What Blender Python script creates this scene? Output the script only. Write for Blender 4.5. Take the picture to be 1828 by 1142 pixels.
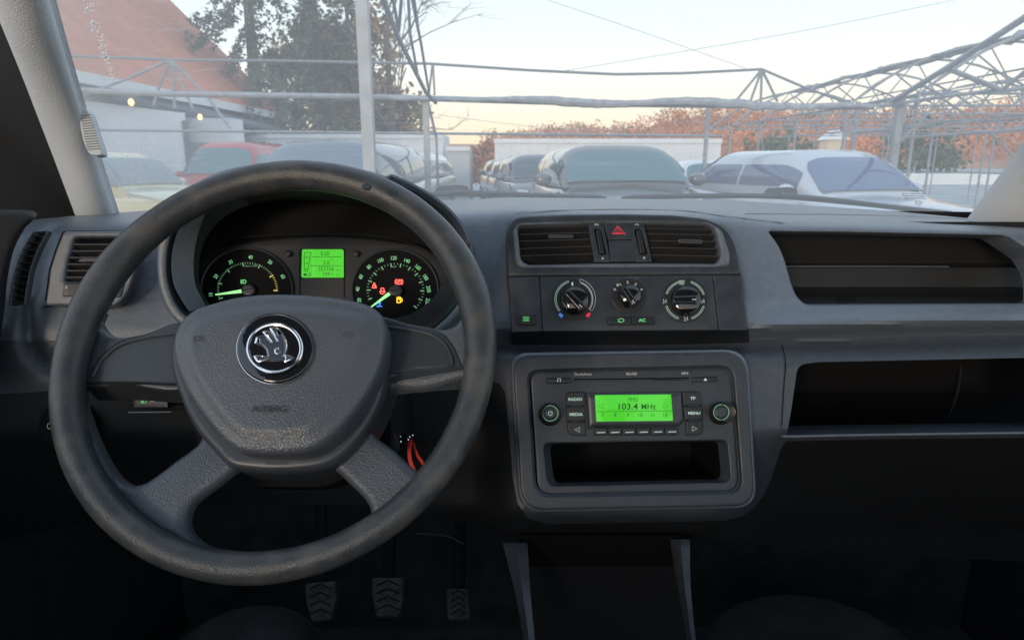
import bpy, bmesh, math, random
import numpy as np
from mathutils import Vector, Matrix, geometry
random.seed(7); rng = np.random.default_rng(7)
S = bpy.context.scene
for o in list(bpy.data.objects): bpy.data.objects.remove(o)
# ------------------------------------------------------------ camera
F = 1200.0; CX, CY = 914.0, 571.0; PITCH = math.radians(13.2); CAMZ = 1.4
cam_d = bpy.data.cameras.new('camera'); cam = bpy.data.objects.new('camera', cam_d); S.collection.objects.link(cam)
cam.location = (0, 0, CAMZ); cam.rotation_euler = (math.radians(90) - PITCH, 0, 0)
cam_d.sensor_fit = 'HORIZONTAL'; cam_d.sensor_width = 36; cam_d.lens = 36 * F / 1828
cam_d.clip_start = 0.02; cam_d.clip_end = 4000
cam_d.dof.use_dof = True; cam_d.dof.focus_distance = 0.70; cam_d.dof.aperture_fstop = 13.0
S.camera = cam
S.view_settings.view_transform = 'Standard'; S.view_settings.look = 'None'
S.view_settings.gamma = 1; S.view_settings.use_curve_mapping = False
S.view_settings.exposure = 0.15
# ------------------------------------------------------------ world and sun
SUN_EL, SUN_AZ = math.radians(9), math.radians(205)      # azimuth measured from +Y towards +X: behind the car
w = bpy.data.worlds.new('World'); S.world = w; w.use_nodes = True
nt = w.node_tree; N = nt.nodes; L = nt.links
bg = N['Background']; bg.inputs['Strength'].default_value = 0.1
sky = N.new('ShaderNodeTexSky'); sky.sky_type = 'NISHITA'; sky.sun_disc = False
sky.sun_elevation = SUN_EL; sky.sun_rotation = SUN_AZ; sky.air_density = 1.0; sky.dust_density = 1.5
geo = N.new('ShaderNodeTexCoord'); sep = N.new('ShaderNodeSeparateXYZ'); L.new(geo.outputs['Generated'], sep.inputs[0])
ramp = N.new('ShaderNodeValToRGB'); L.new(sep.outputs['Z'], ramp.inputs[0])
e = ramp.color_ramp.elements
e[0].position = 0.0; e[0].color = (1.0, 0.68, 0.40, 1)
e[1].position = 1.0; e[1].color = (0.55, 0.72, 0.95, 1)
for p_, c_ in ((0.05, (1.0, 0.82, 0.60, 1)), (0.10, (0.98, 0.92, 0.80, 1)), (0.17, (0.86, 0.93, 0.95, 1)), (0.3, (0.70, 0.84, 0.96, 1)), (0.5, (0.62, 0.75, 0.9, 1))):
    k = e.new(p_); k.color = c_
mul = N.new('ShaderNodeVectorMath'); mul.operation = 'SCALE'; mul.inputs['Scale'].default_value = 13.2
L.new(ramp.outputs[0], mul.inputs[0])
# broad brighter dusk glow on the sun's side of the sky (behind the car)
dot = N.new('ShaderNodeVectorMath'); dot.operation = 'DOT_PRODUCT'; L.new(geo.outputs['Generated'], dot.inputs[0])
dot.inputs[1].default_value = (math.sin(SUN_AZ) * .93, math.cos(SUN_AZ) * .93, .36)
mr = N.new('ShaderNodeMapRange'); L.new(dot.outputs['Value'], mr.inputs[0])
mr.inputs[1].default_value = -0.2; mr.inputs[2].default_value = 1.0; mr.inputs[3].default_value = 1.0; mr.inputs[4].default_value = 1.15
mul2 = N.new('ShaderNodeVectorMath'); mul2.operation = 'SCALE'; L.new(mul.outputs[0], mul2.inputs[0]); L.new(mr.outputs[0], mul2.inputs['Scale'])
mx = N.new('ShaderNodeMix'); mx.data_type = 'RGBA'; mx.inputs[0].default_value = 0.82
L.new(sky.outputs[0], mx.inputs[6]); L.new(mul2.outputs[0], mx.inputs[7]); L.new(mx.outputs[2], bg.inputs['Color'])
sd_ = bpy.data.lights.new('sun', 'SUN'); sun = bpy.data.objects.new('sun', sd_); S.collection.objects.link(sun)
sd_.energy = 1.0; sd_.angle = math.radians(12); sd_.color = (1, .80, .62)
dv = Vector((math.sin(SUN_AZ) * math.cos(SUN_EL), math.cos(SUN_AZ) * math.cos(SUN_EL), math.sin(SUN_EL)))
sun.rotation_euler = dv.to_track_quat('Z', 'Y').to_euler()
# ------------------------------------------------------------ picture measurements -> points with a real distance
cp, sp_ = math.cos(PITCH), math.sin(PITCH)
FW = np.array([0, cp, -sp_]); UP = np.array([0, sp_, cp]); RT = np.array([1., 0, 0]); C0 = np.array([0, 0, CAMZ])
def ray(px, py):
    px = np.asarray(px, float); py = np.asarray(py, float)
    return FW + ((px - CX) / F)[..., None] * RT + ((CY - py) / F)[..., None] * UP
def P(px, py, d): return C0 + ray(px, py) * np.asarray(d, float)[..., None]
def at(px, py, Y):
    r = ray(px, py); return C0 + r * (Y / r[..., 1])[..., None]
class Plane:
    def __init__(s, px, py, d, el, az=0.0):
        el = math.radians(el); az = math.radians(az)
        s.o = P(px, py, d); s.n = np.array([math.sin(az) * math.cos(el), -math.cos(az) * math.cos(el), math.sin(el)])
    def pt(s, px, py):
        r = ray(px, py); t = ((s.o - C0) @ s.n) / (r @ s.n); return C0 + r * t[..., None]
    def off(s, m):
        q = Plane.__new__(Plane); q.o = s.o + s.n * m; q.n = s.n; return q
class Field:
    def __init__(s, fn, n): s.fn = fn; s.n = np.array(n) / np.linalg.norm(n)
    def pt(s, px, py): return P(px, py, s.fn(np.asarray(px, float), np.asarray(py, float)))
# ------------------------------------------------------------ objects
ORG = {}
def link(o, parent):
    S.collection.objects.link(o)
    if parent is not None: o.parent = parent; ORG[o.name] = ORG[parent.name]
    return o
def tag(o, label=None, cat=None, group=None, kind=None):
    if label: o['label'] = label
    if cat: o['category'] = cat
    if group: o['group'] = group
    if kind: o['kind'] = kind
    return o
def thing(name, loc, label, cat, group=None):
    o = bpy.data.objects.new(name, None); o.empty_display_size = .05; S.collection.objects.link(o)
    o.location = Vector([float(v) for v in loc]); ORG[o.name] = np.array([float(v) for v in loc]); return tag(o, label, cat, group)
def obj(name, V, Fc, mat, parent=None, smooth=35, label=None):
    V = np.asarray(V, float)
    org = ORG[parent.name] if parent is not None else V.mean(axis=0)
    me = bpy.data.meshes.new(name); me.from_pydata((V - org).tolist(), [], [tuple(int(i) for i in f) for f in Fc])
    bm = bmesh.new(); bm.from_mesh(me); bmesh.ops.recalc_face_normals(bm, faces=bm.faces); bm.to_mesh(me); bm.free()
    if smooth:
        me.shade_smooth(); me.set_sharp_from_angle(angle=math.radians(smooth))
    me.materials.append(mat)
    o = bpy.data.objects.new(name, me)
    if parent is None: S.collection.objects.link(o); o.location = org.tolist(); ORG[o.name] = org
    else: link(o, parent)
    if label: o['label'] = label
    return o
class MB:
    def __init__(s): s.V = []; s.Fc = []
    def add(s, V, Fc):
        k = len(s.V); s.V += [tuple(v) for v in V]; s.Fc += [tuple(i + k for i in f) for f in Fc]; return s
    def box(s, c, sx, sy, sz, rz=0, rx=0):
        M = Matrix.Rotation(rz, 3, 'Z') @ Matrix.Rotation(rx, 3, 'X'); V = []
        for x in (-1, 1):
            for y in (-1, 1):
                for z in (-1, 1): V.append(tuple(Vector([float(q) for q in c]) + M @ Vector((x * sx / 2, y * sy / 2, z * sz / 2))))
        return s.add(V, [(0, 1, 3, 2), (4, 6, 7, 5), (0, 4, 5, 1), (2, 3, 7, 6), (0, 2, 6, 4), (1, 5, 7, 3)])
    def tube(s, pts, r, n=8, closed=False, cap=True):
        pts = [np.array(p, float) for p in pts]; m = len(pts)
        rs = r if hasattr(r, '__len__') else [r] * m
        V = []; prev = None
        for i, p in enumerate(pts):
            a = pts[(i - 1) % m] if (closed or i > 0) else p; b = pts[(i + 1) % m] if (closed or i < m - 1) else p
            t = b - a; t = t / (np.linalg.norm(t) + 1e-12)
            if prev is None:
                h = np.array([0, 0, 1.]) if abs(t[2]) < .9 else np.array([1., 0, 0]); u = np.cross(t, h)
            else: u = prev - t * (prev @ t)
            u /= np.linalg.norm(u) + 1e-12; prev = u; v = np.cross(t, u)
            for k in range(n):
                a_ = 2 * math.pi * k / n; V.append(p + rs[i] * (math.cos(a_) * u + math.sin(a_) * v))
        Fc = []
        for i in range(m if closed else m - 1):
            j = (i + 1) % m
            for k in range(n):
                k2 = (k + 1) % n; Fc.append((i * n + k, i * n + k2, j * n + k2, j * n + k))
        if not closed and cap: Fc.append(tuple(range(n))[::-1]); Fc.append(tuple((m - 1) * n + k for k in range(n)))
        return s.add(V, Fc)
    def loft(s, loops, closed=True, cap0=False, cap1=False):
        n = len(loops[0]); V = [p for l in loops for p in l]; Fc = []
        for i in range(len(loops) - 1):
            for k in range(n if closed else n - 1):
                k2 = (k + 1) % n; Fc.append((i * n + k, i * n + k2, (i + 1) * n + k2, (i + 1) * n + k))
        if cap0: Fc.append(tuple(range(n)))
        if cap1: Fc.append(tuple((len(loops) - 1) * n + k for k in range(n)))
        return s.add(V, Fc)
    def ico(s, c, r, sub=1, sq=(1, 1, 1)):
        bm = bmesh.new(); bmesh.ops.create_icosphere(bm, subdivisions=sub, radius=1)
        s.add([(c[0] + v.co.x * r * sq[0], c[1] + v.co.y * r * sq[1], c[2] + v.co.z * r * sq[2]) for v in bm.verts], [tuple(v.index for v in f.verts) for f in bm.faces]); bm.free(); return s
    def obj(s, name, mat, parent=None, smooth=35, label=None): return obj(name, s.V, s.Fc, mat, parent, smooth, label)
# ------------------------------------------------------------ 2D outlines
def rr(pts, rad, n=7):
    pts = [np.array(p, float) for p in pts]; m = len(pts); out = []
    for i in range(m):
        r = rad[i] if hasattr(rad, '__len__') else rad
        a, b, c = pts[i - 1], pts[i], pts[(i + 1) % m]
        la, lc = np.linalg.norm(a - b), np.linalg.norm(c - b); r_ = min(r, la * .48, lc * .48)
        if r_ < .2: out.append(b); continue
        p0 = b + (a - b) / la * r_; p1 = b + (c - b) / lc * r_; q = b * .92 + (p0 + p1) / 2 * .08
        for k in range(n + 1):
            t = k / n; out.append((1 - t) ** 2 * p0 + 2 * t * (1 - t) * q + t * t * p1)
    return np.array(out)
def cr(pts, closed=True, n=6):
    pts = [np.array(p, float) for p in pts]; m = len(pts); out = []
    for i in range(m if closed else m - 1):
        if closed: a, b, c, d = pts[i - 1], pts[i], pts[(i + 1) % m], pts[(i + 2) % m]
        else: a, b, c, d = pts[max(i - 1, 0)], pts[i], pts[i + 1], pts[min(i + 2, m - 1)]
        for k in range(n):
            t = k / n; out.append(.5 * ((2 * b) + (c - a) * t + (2 * a - 5 * b + 4 * c - d) * t * t + (3 * b - a - 3 * c + d) * t ** 3))
    if not closed: out.append(pts[-1])
    return np.array(out)
def ell(cx, cy, rx, ry, n=48, a0=0, a1=360):
    full = abs(a1 - a0) >= 360; t = np.radians(np.linspace(a0, a1, n, endpoint=not full))
    return np.stack([cx + rx * np.cos(t), cy + ry * np.sin(t)], 1)
def resample(p, step, closed=True):
    q = np.vstack([p, p[:1]]) if closed else p
    out = []
    for a, b in zip(q[:-1], q[1:]):
        k = max(1, int(math.ceil(np.linalg.norm(b - a) / step)))
        for j in range(k): out.append(a + (b - a) * j / k)
    if not closed: out.append(q[-1])
    return np.array(out)
def inside(pts, poly):
    x, y = pts[:, 0], pts[:, 1]; c = np.zeros(len(pts), bool)
    for i in range(len(poly)):
        x1, y1 = poly[i - 1]; x2, y2 = poly[i]
        if y1 == y2: continue
        c ^= ((y1 > y) != (y2 > y)) & (x < (x2 - x1) * (y - y1) / (y2 - y1) + x1)
    return c
def dist(pts, poly, closed=True):
    d = np.full(len(pts), 1e9); q = np.vstack([poly, poly[:1]]) if closed else poly
    for a, b in zip(q[:-1], q[1:]):
        ab = b - a; L2 = ab @ ab
        if L2 < 1e-12: continue
        t = np.clip(((pts - a) @ ab) / L2, 0, 1); pr = a + t[:, None] * ab
        d = np.minimum(d, np.hypot(*(pts - pr).T))
    return d
def slab(name, outline, surf, thick, mat, parent=None, bev=0, bevm=0, step=None, holes=(), crown=None, back=None, hole_thick=None, hole_bev=True, outer_wall=True, smooth=40, label=None):
    outline = np.asarray(outline, float); holes = [np.asarray(h, float) for h in holes]
    span = max(np.ptp(outline[:, 0]), np.ptp(outline[:, 1])); step = step or max(span / 12, 2.)
    loops = [resample(l, step) for l in [outline] + holes]
    pts = list(np.vstack(loops)); edges = []; k = 0
    for l in loops:
        n = len(l); edges += [(k + i, k + (i + 1) % n) for i in range(n)]; k += n
    nb = k; extra = []
    if bev > 0:
        for li, l in enumerate(loops):
            if li and not hole_bev: continue
            t = np.roll(l, -1, 0) - np.roll(l, 1, 0); t /= np.linalg.norm(t, axis=1)[:, None] + 1e-9
            area = np.sum(l[:, 0] * np.roll(l[:, 1], -1) - np.roll(l[:, 0], -1) * l[:, 1])
            sgn = 1 if area > 0 else -1
            if li: sgn = -sgn
            nn = np.stack([-t[:, 1], t[:, 0]], 1) * sgn
            for fr in (.07, .25, .55, 1.0):
                q = l + nn * bev * fr; extra.append((q, bev * fr))
    gx, gy = np.meshgrid(np.arange(outline[:, 0].min() + step * .5, outline[:, 0].max(), step), np.arange(outline[:, 1].min() + step * .5, outline[:, 1].max(), step))
    g = np.stack([gx.ravel(), gy.ravel()], 1)
    def sd(q):
        d = dist(q, loops[0])
        if hole_bev or not len(loops) > 1:
            for h in loops[1:]: d = np.minimum(d, dist(q, h))
        return d
    def ins(q):
        m = inside(q, loops[0])
        for h in loops[1:]: m &= ~inside(q, h)
        return m
    def sda(q):
        d = dist(q, loops[0])
        for h in loops[1:]: d = np.minimum(d, dist(q, h))
        return d
    if (bev > 0 or crown is not None or isinstance(surf, Field)) and len(g):
        d = sda(g); m = ins(g) & (d > max(bev * 1.15, step * .45)); pts += list(g[m])
    for q, fr in extra:
        m = ins(q) & (sda(q) > fr * .8); pts += list(q[m])
    pts = np.array(pts)
    r = geometry.delaunay_2d_cdt([Vector((float(a), float(b))) for a, b in pts], edges, [], 0, 1e-4)
    vo = np.array([(v.x, v.y) for v in r[0]]); tris = np.array([tuple(f) for f in r[2]]); ov = r[3]
    imap = {}
    for i, src in enumerate(ov):
        for s_ in src: imap[s_] = i
    cen = vo[tris].mean(axis=1); tris = tris[ins(cen)]
    base = surf.pt(vo[:, 0], vo[:, 1]); h = np.zeros(len(vo))
    if bev > 0:
        t = np.clip(sd(vo) / bev, 0, 1); h += bevm * (np.sqrt(np.clip(1 - (1 - t) ** 2, 0, 1)) - 1)
    if crown is not None: h += crown(vo[:, 0], vo[:, 1], sd(vo))
    V = base + h[:, None] * surf.n; Fc = [tuple(t) for t in tris]; V = list(V)
    bk = -surf.n if back is None else np.array(back, float)
    k = 0
    for li, l in enumerate(loops):
        n = len(l); th = thick if li == 0 else (hole_thick if hole_thick is not None else thick)
        if th > 0 and (li or outer_wall):
            ids = [imap[k + i] for i in range(n)]; b0 = len(V)
            for i in ids: V.append(base[i] + bk * th)
            for i in range(n):
                j = (i + 1) % n; Fc.append((ids[i], ids[j], b0 + j, b0 + i))
        k += n
    return obj(name, V, Fc, mat, parent, smooth, label)
def strip(name, pts, wpx, surf, off, mat, parent=None, closed=False, thick=0):
    pts = np.asarray(pts, float); n = len(pts); t = np.gradient(pts, axis=0)
    if closed: t = np.roll(pts, -1, 0) - np.roll(pts, 1, 0)
    t /= np.linalg.norm(t, axis=1)[:, None] + 1e-9; nn = np.stack([-t[:, 1], t[:, 0]], 1)
    a = pts + nn * wpx / 2; b = pts - nn * wpx / 2
    A = surf.pt(a[:, 0], a[:, 1]) + surf.n * off; B = surf.pt(b[:, 0], b[:, 1]) + surf.n * off
    m = MB(); m.loft([list(A), list(B)], closed=closed)
    return m.obj(name, mat, parent, 0) if mat is not None else m
def strips(name, lines, wpx, surf, off, mat, parent):
    M = MB()
    for l in lines:
        c = False
        if len(l) > 3 and np.allclose(l[0], l[-1]): c = True; l = l[:-1]
        m = strip('', l, wpx, surf, off, None, None, c); M.add(m.V, m.Fc)
    return M.obj(name, mat, parent, 0)
_tc = {}
def txt_geo(s, bold=0.0):
    key = (s, bold)
    if key in _tc: return _tc[key]
    c = bpy.data.curves.new('t', 'FONT'); c.body = s; c.align_x = 'CENTER'; c.align_y = 'CENTER'; c.resolution_u = 3; c.offset = bold
    o = bpy.data.objects.new('t', c); S.collection.objects.link(o); dg = bpy.context.evaluated_depsgraph_get()
    me = bpy.data.meshes.new_from_object(o.evaluated_get(dg)); V = np.array([tuple(v.co)[:2] for v in me.vertices]); Fc = [tuple(p.vertices) for p in me.polygons]
    bpy.data.objects.remove(o); bpy.data.meshes.remove(me); bpy.data.curves.remove(c); _tc[key] = (V, Fc); return _tc[key]
def txt_mb(M, s, px, py, h, surf, off=.0004, rot=0, wx=1.0, bold=0.0):
    V, Fc = txt_geo(s, bold); sc = h / .72; u = V[:, 0] * sc * wx; v = V[:, 1] * sc; r = math.radians(rot)
    x = px + u * math.cos(r) + v * math.sin(r); y = py + u * math.sin(r) - v * math.cos(r)
    q = surf.pt(x, y) + surf.n * off; M.add(list(q), Fc); return M
def txt(name, s, px, py, h, surf, mat, parent, off=.0004, rot=0, wx=1.0, bold=0.0):
    return txt_mb(MB(), s, px, py, h, surf, off, rot, wx, bold).obj(name, mat, parent, 0)
# ------------------------------------------------------------ materials
def mat(name, col, rough=.5, metal=0, bump=0, bscale=800, var=0, vscale=40, spec=.5, emit=None, es=1, kind='noise', coat=0, col2=None, rvar=0, lo=.35, hi=.65):
    m = bpy.data.materials.new(name); m.use_nodes = True; nt = m.node_tree; b = nt.nodes['Principled BSDF']
    b.inputs['Base Color'].default_value = (*col, 1); b.inputs['Roughness'].default_value = rough; b.inputs['Metallic'].default_value = metal
    b.inputs['Specular IOR Level'].default_value = spec; b.inputs['Coat Weight'].default_value = coat
    tc = nt.nodes.new('ShaderNodeTexCoord')
    if emit: b.inputs['Emission Color'].default_value = (*emit, 1); b.inputs['Emission Strength'].default_value = es
    if bump:
        t = nt.nodes.new('ShaderNodeTexVoronoi' if kind == 'vor' else 'ShaderNodeTexNoise'); t.inputs['Scale'].default_value = bscale
        nt.links.new(tc.outputs['Object'], t.inputs['Vector'])
        bp = nt.nodes.new('ShaderNodeBump'); bp.inputs['Strength'].default_value = bump; bp.inputs['Distance'].default_value = .6 / bscale if kind == 'vor' else .5 / bscale
        nt.links.new(t.outputs[0], bp.inputs['Height']); nt.links.new(bp.outputs[0], b.inputs['Normal'])
    if var or col2:
        t2 = nt.nodes.new('ShaderNodeTexNoise'); t2.inputs['Scale'].default_value = vscale; t2.inputs['Detail'].default_value = 6
        nt.links.new(tc.outputs['Object'], t2.inputs['Vector'])
        r = nt.nodes.new('ShaderNodeValToRGB'); nt.links.new(t2.outputs[0], r.inputs[0])
        c2 = col2 or tuple(c * (1 + var) for c in col); c1 = col if col2 else tuple(c * (1 - var) for c in col)
        r.color_ramp.elements[0].position = lo; r.color_ramp.elements[0].color = (*c1, 1)
        r.color_ramp.elements[1].position = hi; r.color_ramp.elements[1].color = (*c2, 1)
        nt.links.new(r.outputs[0], b.inputs['Base Color'])
        if rvar:
            q = nt.nodes.new('ShaderNodeMapRange'); q.inputs[1].default_value = .3; q.inputs[2].default_value = .7; q.inputs[3].default_value = rough - rvar; q.inputs[4].default_value = rough + rvar
            nt.links.new(t2.outputs[0], q.inputs[0]); nt.links.new(q.outputs[0], b.inputs['Roughness'])
    return m
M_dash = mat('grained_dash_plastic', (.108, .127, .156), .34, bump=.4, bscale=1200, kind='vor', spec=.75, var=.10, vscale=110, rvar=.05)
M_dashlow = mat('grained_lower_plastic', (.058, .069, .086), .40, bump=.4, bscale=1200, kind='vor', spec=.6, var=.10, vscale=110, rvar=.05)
M_shadetrim = mat('black_shade_and_door_trim', (.010, .012, .015), .6, bump=.3, bscale=1100, var=.15, vscale=10)  # black of the door trim, also used to paint shade on the lower dash
M_trim = mat('smooth_console_plastic', (.034, .041, .051), .38, bump=.15, bscale=1500, var=.12, vscale=60, rvar=.06)
M_lining = mat('tray_lining_plastic', (.013, .014, .016), .6, bump=.2, bscale=900)
M_dark = mat('black_plastic', (.016, .018, .021), .42, bump=.1, bscale=1200, var=.2, vscale=30)
M_black = mat('deep_black_plastic', (.006, .006, .007), .8, spec=.2)
M_gloss = mat('gloss_black', (.006, .006, .007), .06, coat=.6)
M_gap = mat('dark_seam_line', (.006, .006, .007), .9)  # dark lines for seams, slots and ribs
M_pad = mat('leather_grain_pad', (.078, .091, .110), .37, spec=.6, bump=.4, bscale=750, kind='vor', var=.08, vscale=12, rvar=.05)
M_spoke = mat('leather_grain_spoke', (.078, .091, .112), .37, spec=.6, bump=.4, bscale=750, kind='vor', var=.12, vscale=12, rvar=.06)
M_inset = mat('satin_inset', (.042, .050, .061), .36, var=.08, vscale=25)
M_chrome = mat('chrome', (.82, .8, .82), .12, 1)
M_chromed = mat('dark_chrome', (.50, .49, .51), .16, 1)
M_beige = mat('grey_beige_trim', (.56, .60, .63), .7, bump=.35, bscale=500, kind='vor', var=.05, vscale=8)
M_slat = mat('vent_blade', (.045, .045, .048), .35)
M_green = mat('backlit_green', (.1, .3, .12), .5, emit=(.16, .85, .25), es=.5)
M_greend = mat('backlit_green_dim', (.15, .3, .18), .5, emit=(.22, .55, .28), es=.34)
M_dialnum = mat('dial_number_green', (.2, .5, .25), .5, emit=(.25, .75, .35), es=.5)
M_pale = mat('pale_print', (.5, .62, .55), .5, emit=(.4, .62, .5), es=.30)
M_white = mat('white_print', (.6, .62, .64), .5)
M_lcd = mat('green_lcd_backlight', (.02, .1, .01), .3, emit=(.085, .66, .035), es=.85)
M_lcdink = mat('lcd_segments', (.004, .03, .004), .5, emit=(.005, .09, .008), es=.7)
M_needle = mat('needle_lit', (.3, .6, .3), .5, emit=(.38, .95, .35), es=.9)
M_yellow = mat('warning_amber', (.5, .3, .02), .5, emit=(1, .55, .02), es=1.4)
M_yel2 = mat('amber_tick', (.5, .4, .1), .5, emit=(.7, .6, .1), es=.5)
M_redl = mat('warning_red', (.5, .05, .05), .5, emit=(1, .13, .10), es=1.5)
M_redt = mat('red_print', (.6, .03, .06), .5, emit=(.9, .04, .07), es=.35)
M_bluel = mat('warning_blue', (.02, .1, .6), .5, emit=(.05, .25, 1), es=1.3)
M_bluet = mat('blue_print', (.1, .25, .75), .5, emit=(.1, .3, .9), es=.3)
# ============================================================ CAR INTERIOR: dashboard body
KX = np.array([-140, 0, 130, 300, 862, 902, 1296, 1390, 1600, 1828, 2000.])
rows = [
 ([402, 396, 384, 372, 354, 351, 356, 362, 376, 398, 420], [.92, .95, 1.02, 1.18, 1.24, 1.25, 1.24, 1.22, 1.18, 1.10, 1.04]),
 ([408, 402, 394, 384, 374, 369, 379, 392, 396, 406, 426], [.82, .82, .83, .86, .87, .845, .86, .89, .89, .87, .86]),
 ([418, 412, 408, 400, 394, 385, 397, 410, 414, 420, 438], [.79, .79, .80, .82, .845, .826, .836, .865, .865, .85, .84]),
 ([540] * 11, [.75, .75, .762, .78, .80, .795, .795, .805, .805, .80, .79]),
 ([592, 592, 592, 592, 592, 591, 590, 583, 576, 571, 568], [.742, .742, .755, .772, .785, .78, .776, .765, .765, .765, .765]),
 ([600, 600, 600, 600, 599, 597, 595, 588, 581, 576, 573], [.742, .742, .755, .772, .792, .79, .785, .775, .775, .775, .775]),
 ([614, 614, 614, 614, 614, 614, 613, 608, 605, 601, 598], [.742, .742, .755, .772, .812, .812, .812, .81, .81, .81, .81]),
 ([620, 620, 620, 620, 620, 619, 618, 613, 610, 606, 603], [.742, .742, .755, .772, .80, .798, .798, .795, .795, .795, .795]),
 ([650, 650, 650, 650, 646, 632, 632, 648, 643, 638, 634], [.745, .745, .756, .772, .785, .772, .772, .772, .768, .768, .768]),
 ([775] * 11, [.76, .76, .77, .79, .80, .752, .752, .765, .752, .748, .748]),
 ([900, 900, 900, 900, 915, 918, 918, 830, 800, 798, 798], [.84, .84, .85, .88, .82, .738, .738, .84, .80, .80, .80]),
 ([1000, 1000, 1000, 1000, 965, 950, 950, 950, 950, 950, 950], [1.0, 1.0, 1.0, 1.05, 1.0, .86, .86, 1.0, 1.05, 1.05, 1.05]),
 ([1260] * 11, [1.25] * 11)]
GX = np.arange(-140, 2001, 4.); GY = np.arange(330, 1261, 4.)
D = np.zeros((len(GY), len(GX)))
for i, x in enumerate(GX):
    ys = [np.interp(x, KX, r[0]) for r in rows]; ds = [np.interp(x, KX, r[1]) for r in rows]
    D[:, i] = np.interp(GY, ys, ds)
ker = np.exp(-.5 * (np.arange(-6, 7) / 1.5) ** 2); ker /= ker.sum()
Dp = np.pad(D, ((6, 6), (0, 0)), 'edge'); D = sum(ker[k] * Dp[k:k + len(GY)] for k in range(13))
k3 = np.exp(-.5 * (np.arange(-10, 11) / 5.) ** 2); k3 /= k3.sum()
Dp = np.pad(D, ((0, 0), (10, 10)), 'edge'); D = sum(k3[k] * Dp[:, k:k + len(GX)] for k in range(21))
_gx, _gy = np.meshgrid(GX, GY); _q = np.stack([_gx.ravel(), _gy.ravel()], 1)
def dent(pts, amp, wid):
    global D
    d = dist(_q, cr(pts, False, 6), False).reshape(D.shape); D = D + amp * np.exp(-(d / wid) ** 2)
dent([(104, 398), (78, 440), (62, 490), (54, 550), (56, 610), (84, 645), (120, 660)], .011, 15)
def dfield(x, y):
    u = np.clip((x - GX[0]) / 4, 0, len(GX) - 1.001); v = np.clip((y - GY[0]) / 4, 0, len(GY) - 1.001)
    i = u.astype(int); j = v.astype(int); a = u - i; b = v - j
    return (D[j, i] * (1 - a) + D[j, i + 1] * a) * (1 - b) + (D[j + 1, i] * (1 - a) + D[j + 1, i + 1] * a) * b
FD = Field(dfield, (0, -.95, .31))
rowline = lambda k, x0, x1, n=40: np.array([(x, np.interp(x, KX, rows[k][0])) for x in np.linspace(x0, x1, n)])
PC1 = Plane(1110, 490, .785, 25)
PC2 = Plane(1130, 770, .738, 20)
PH = Plane(560, 450, .715, 12)            # lip of the instrument hood
PK = Plane(570, 500, .80, 22)             # instrument faces
mouth = cr([(832, 470), (822, 415), (785, 368), (720, 334), (640, 312), (560, 305), (480, 309), (405, 325), (345, 358), (310, 405), (297, 460), (302, 515), (330, 562), (400, 600), (570, 618), (735, 600), (800, 560), (826, 515)], n=4)
tray = rr([(1372, 412), (1500, 413), (1800, 419), (1858, 458), (1880, 490), (1884, 541), (1440, 543), (1424, 530), (1412, 500), (1405, 470), (1392, 437)], [6, 3, 14, 3, 20, 12, 14, 14, 20, 20, 20])
glove = rr([(1424, 651), (1460, 646), (1900, 637), (1915, 771), (1404, 777), (1412, 735)], [14, 6, 20, 20, 8, 20])
stack_hole = rr([(912, 398), (1292, 402), (1322, 500), (1330, 588), (920, 590), (908, 500)], 14)
radio_hole = rr([(925, 640), (1325, 638), (1338, 895), (940, 900)], 30)
ventl_hole = rr([(118, 420), (250, 418), (238, 500), (205, 540), (92, 540)], 14)
grille_hole = rr([(62, 414), (82, 414), (62, 468), (50, 510), (41, 544), (20, 544), (26, 505), (38, 462)], 4)
dash = thing('dashboard', P(1000, 700, .8), 'dark grey grained dashboard with open passenger tray, central hump and lower shelf', 'dashboard')
up_out = np.vstack([rowline(0, -130, 1990, 70), rowline(6, 1990, -130, 70)])
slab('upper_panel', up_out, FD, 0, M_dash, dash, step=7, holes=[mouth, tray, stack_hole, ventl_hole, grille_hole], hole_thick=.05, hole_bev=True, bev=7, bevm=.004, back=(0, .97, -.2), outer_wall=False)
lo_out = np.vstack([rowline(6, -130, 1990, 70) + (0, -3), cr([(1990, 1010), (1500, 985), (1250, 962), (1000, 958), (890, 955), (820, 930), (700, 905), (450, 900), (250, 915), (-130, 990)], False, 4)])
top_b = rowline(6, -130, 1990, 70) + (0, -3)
bound = np.array([(1990, 780), (1600, 783), (1405, 787), (1398, 794), (1392, 806), (1384, 832), (1375, 858), (1363, 884), (1347, 905), (1324, 922), (1290, 929), (1150, 932), (975, 935), (942, 924), (924, 898), (915, 850), (908, 760), (902, 700), (892, 684), (870, 680), (700, 680), (250, 680), (60, 700), (-130, 710)], float)  # edge where the painted shade of the lower dash begins
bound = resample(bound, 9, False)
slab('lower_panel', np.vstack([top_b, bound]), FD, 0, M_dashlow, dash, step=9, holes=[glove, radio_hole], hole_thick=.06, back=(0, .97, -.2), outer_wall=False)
slab('lower_panel_shade', np.vstack([bound[::-1], lo_out[70:]]), FD, 0, M_shadetrim, dash, step=10, outer_wall=False)  # lower part of the same dash, its shade put into the black colour
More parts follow.
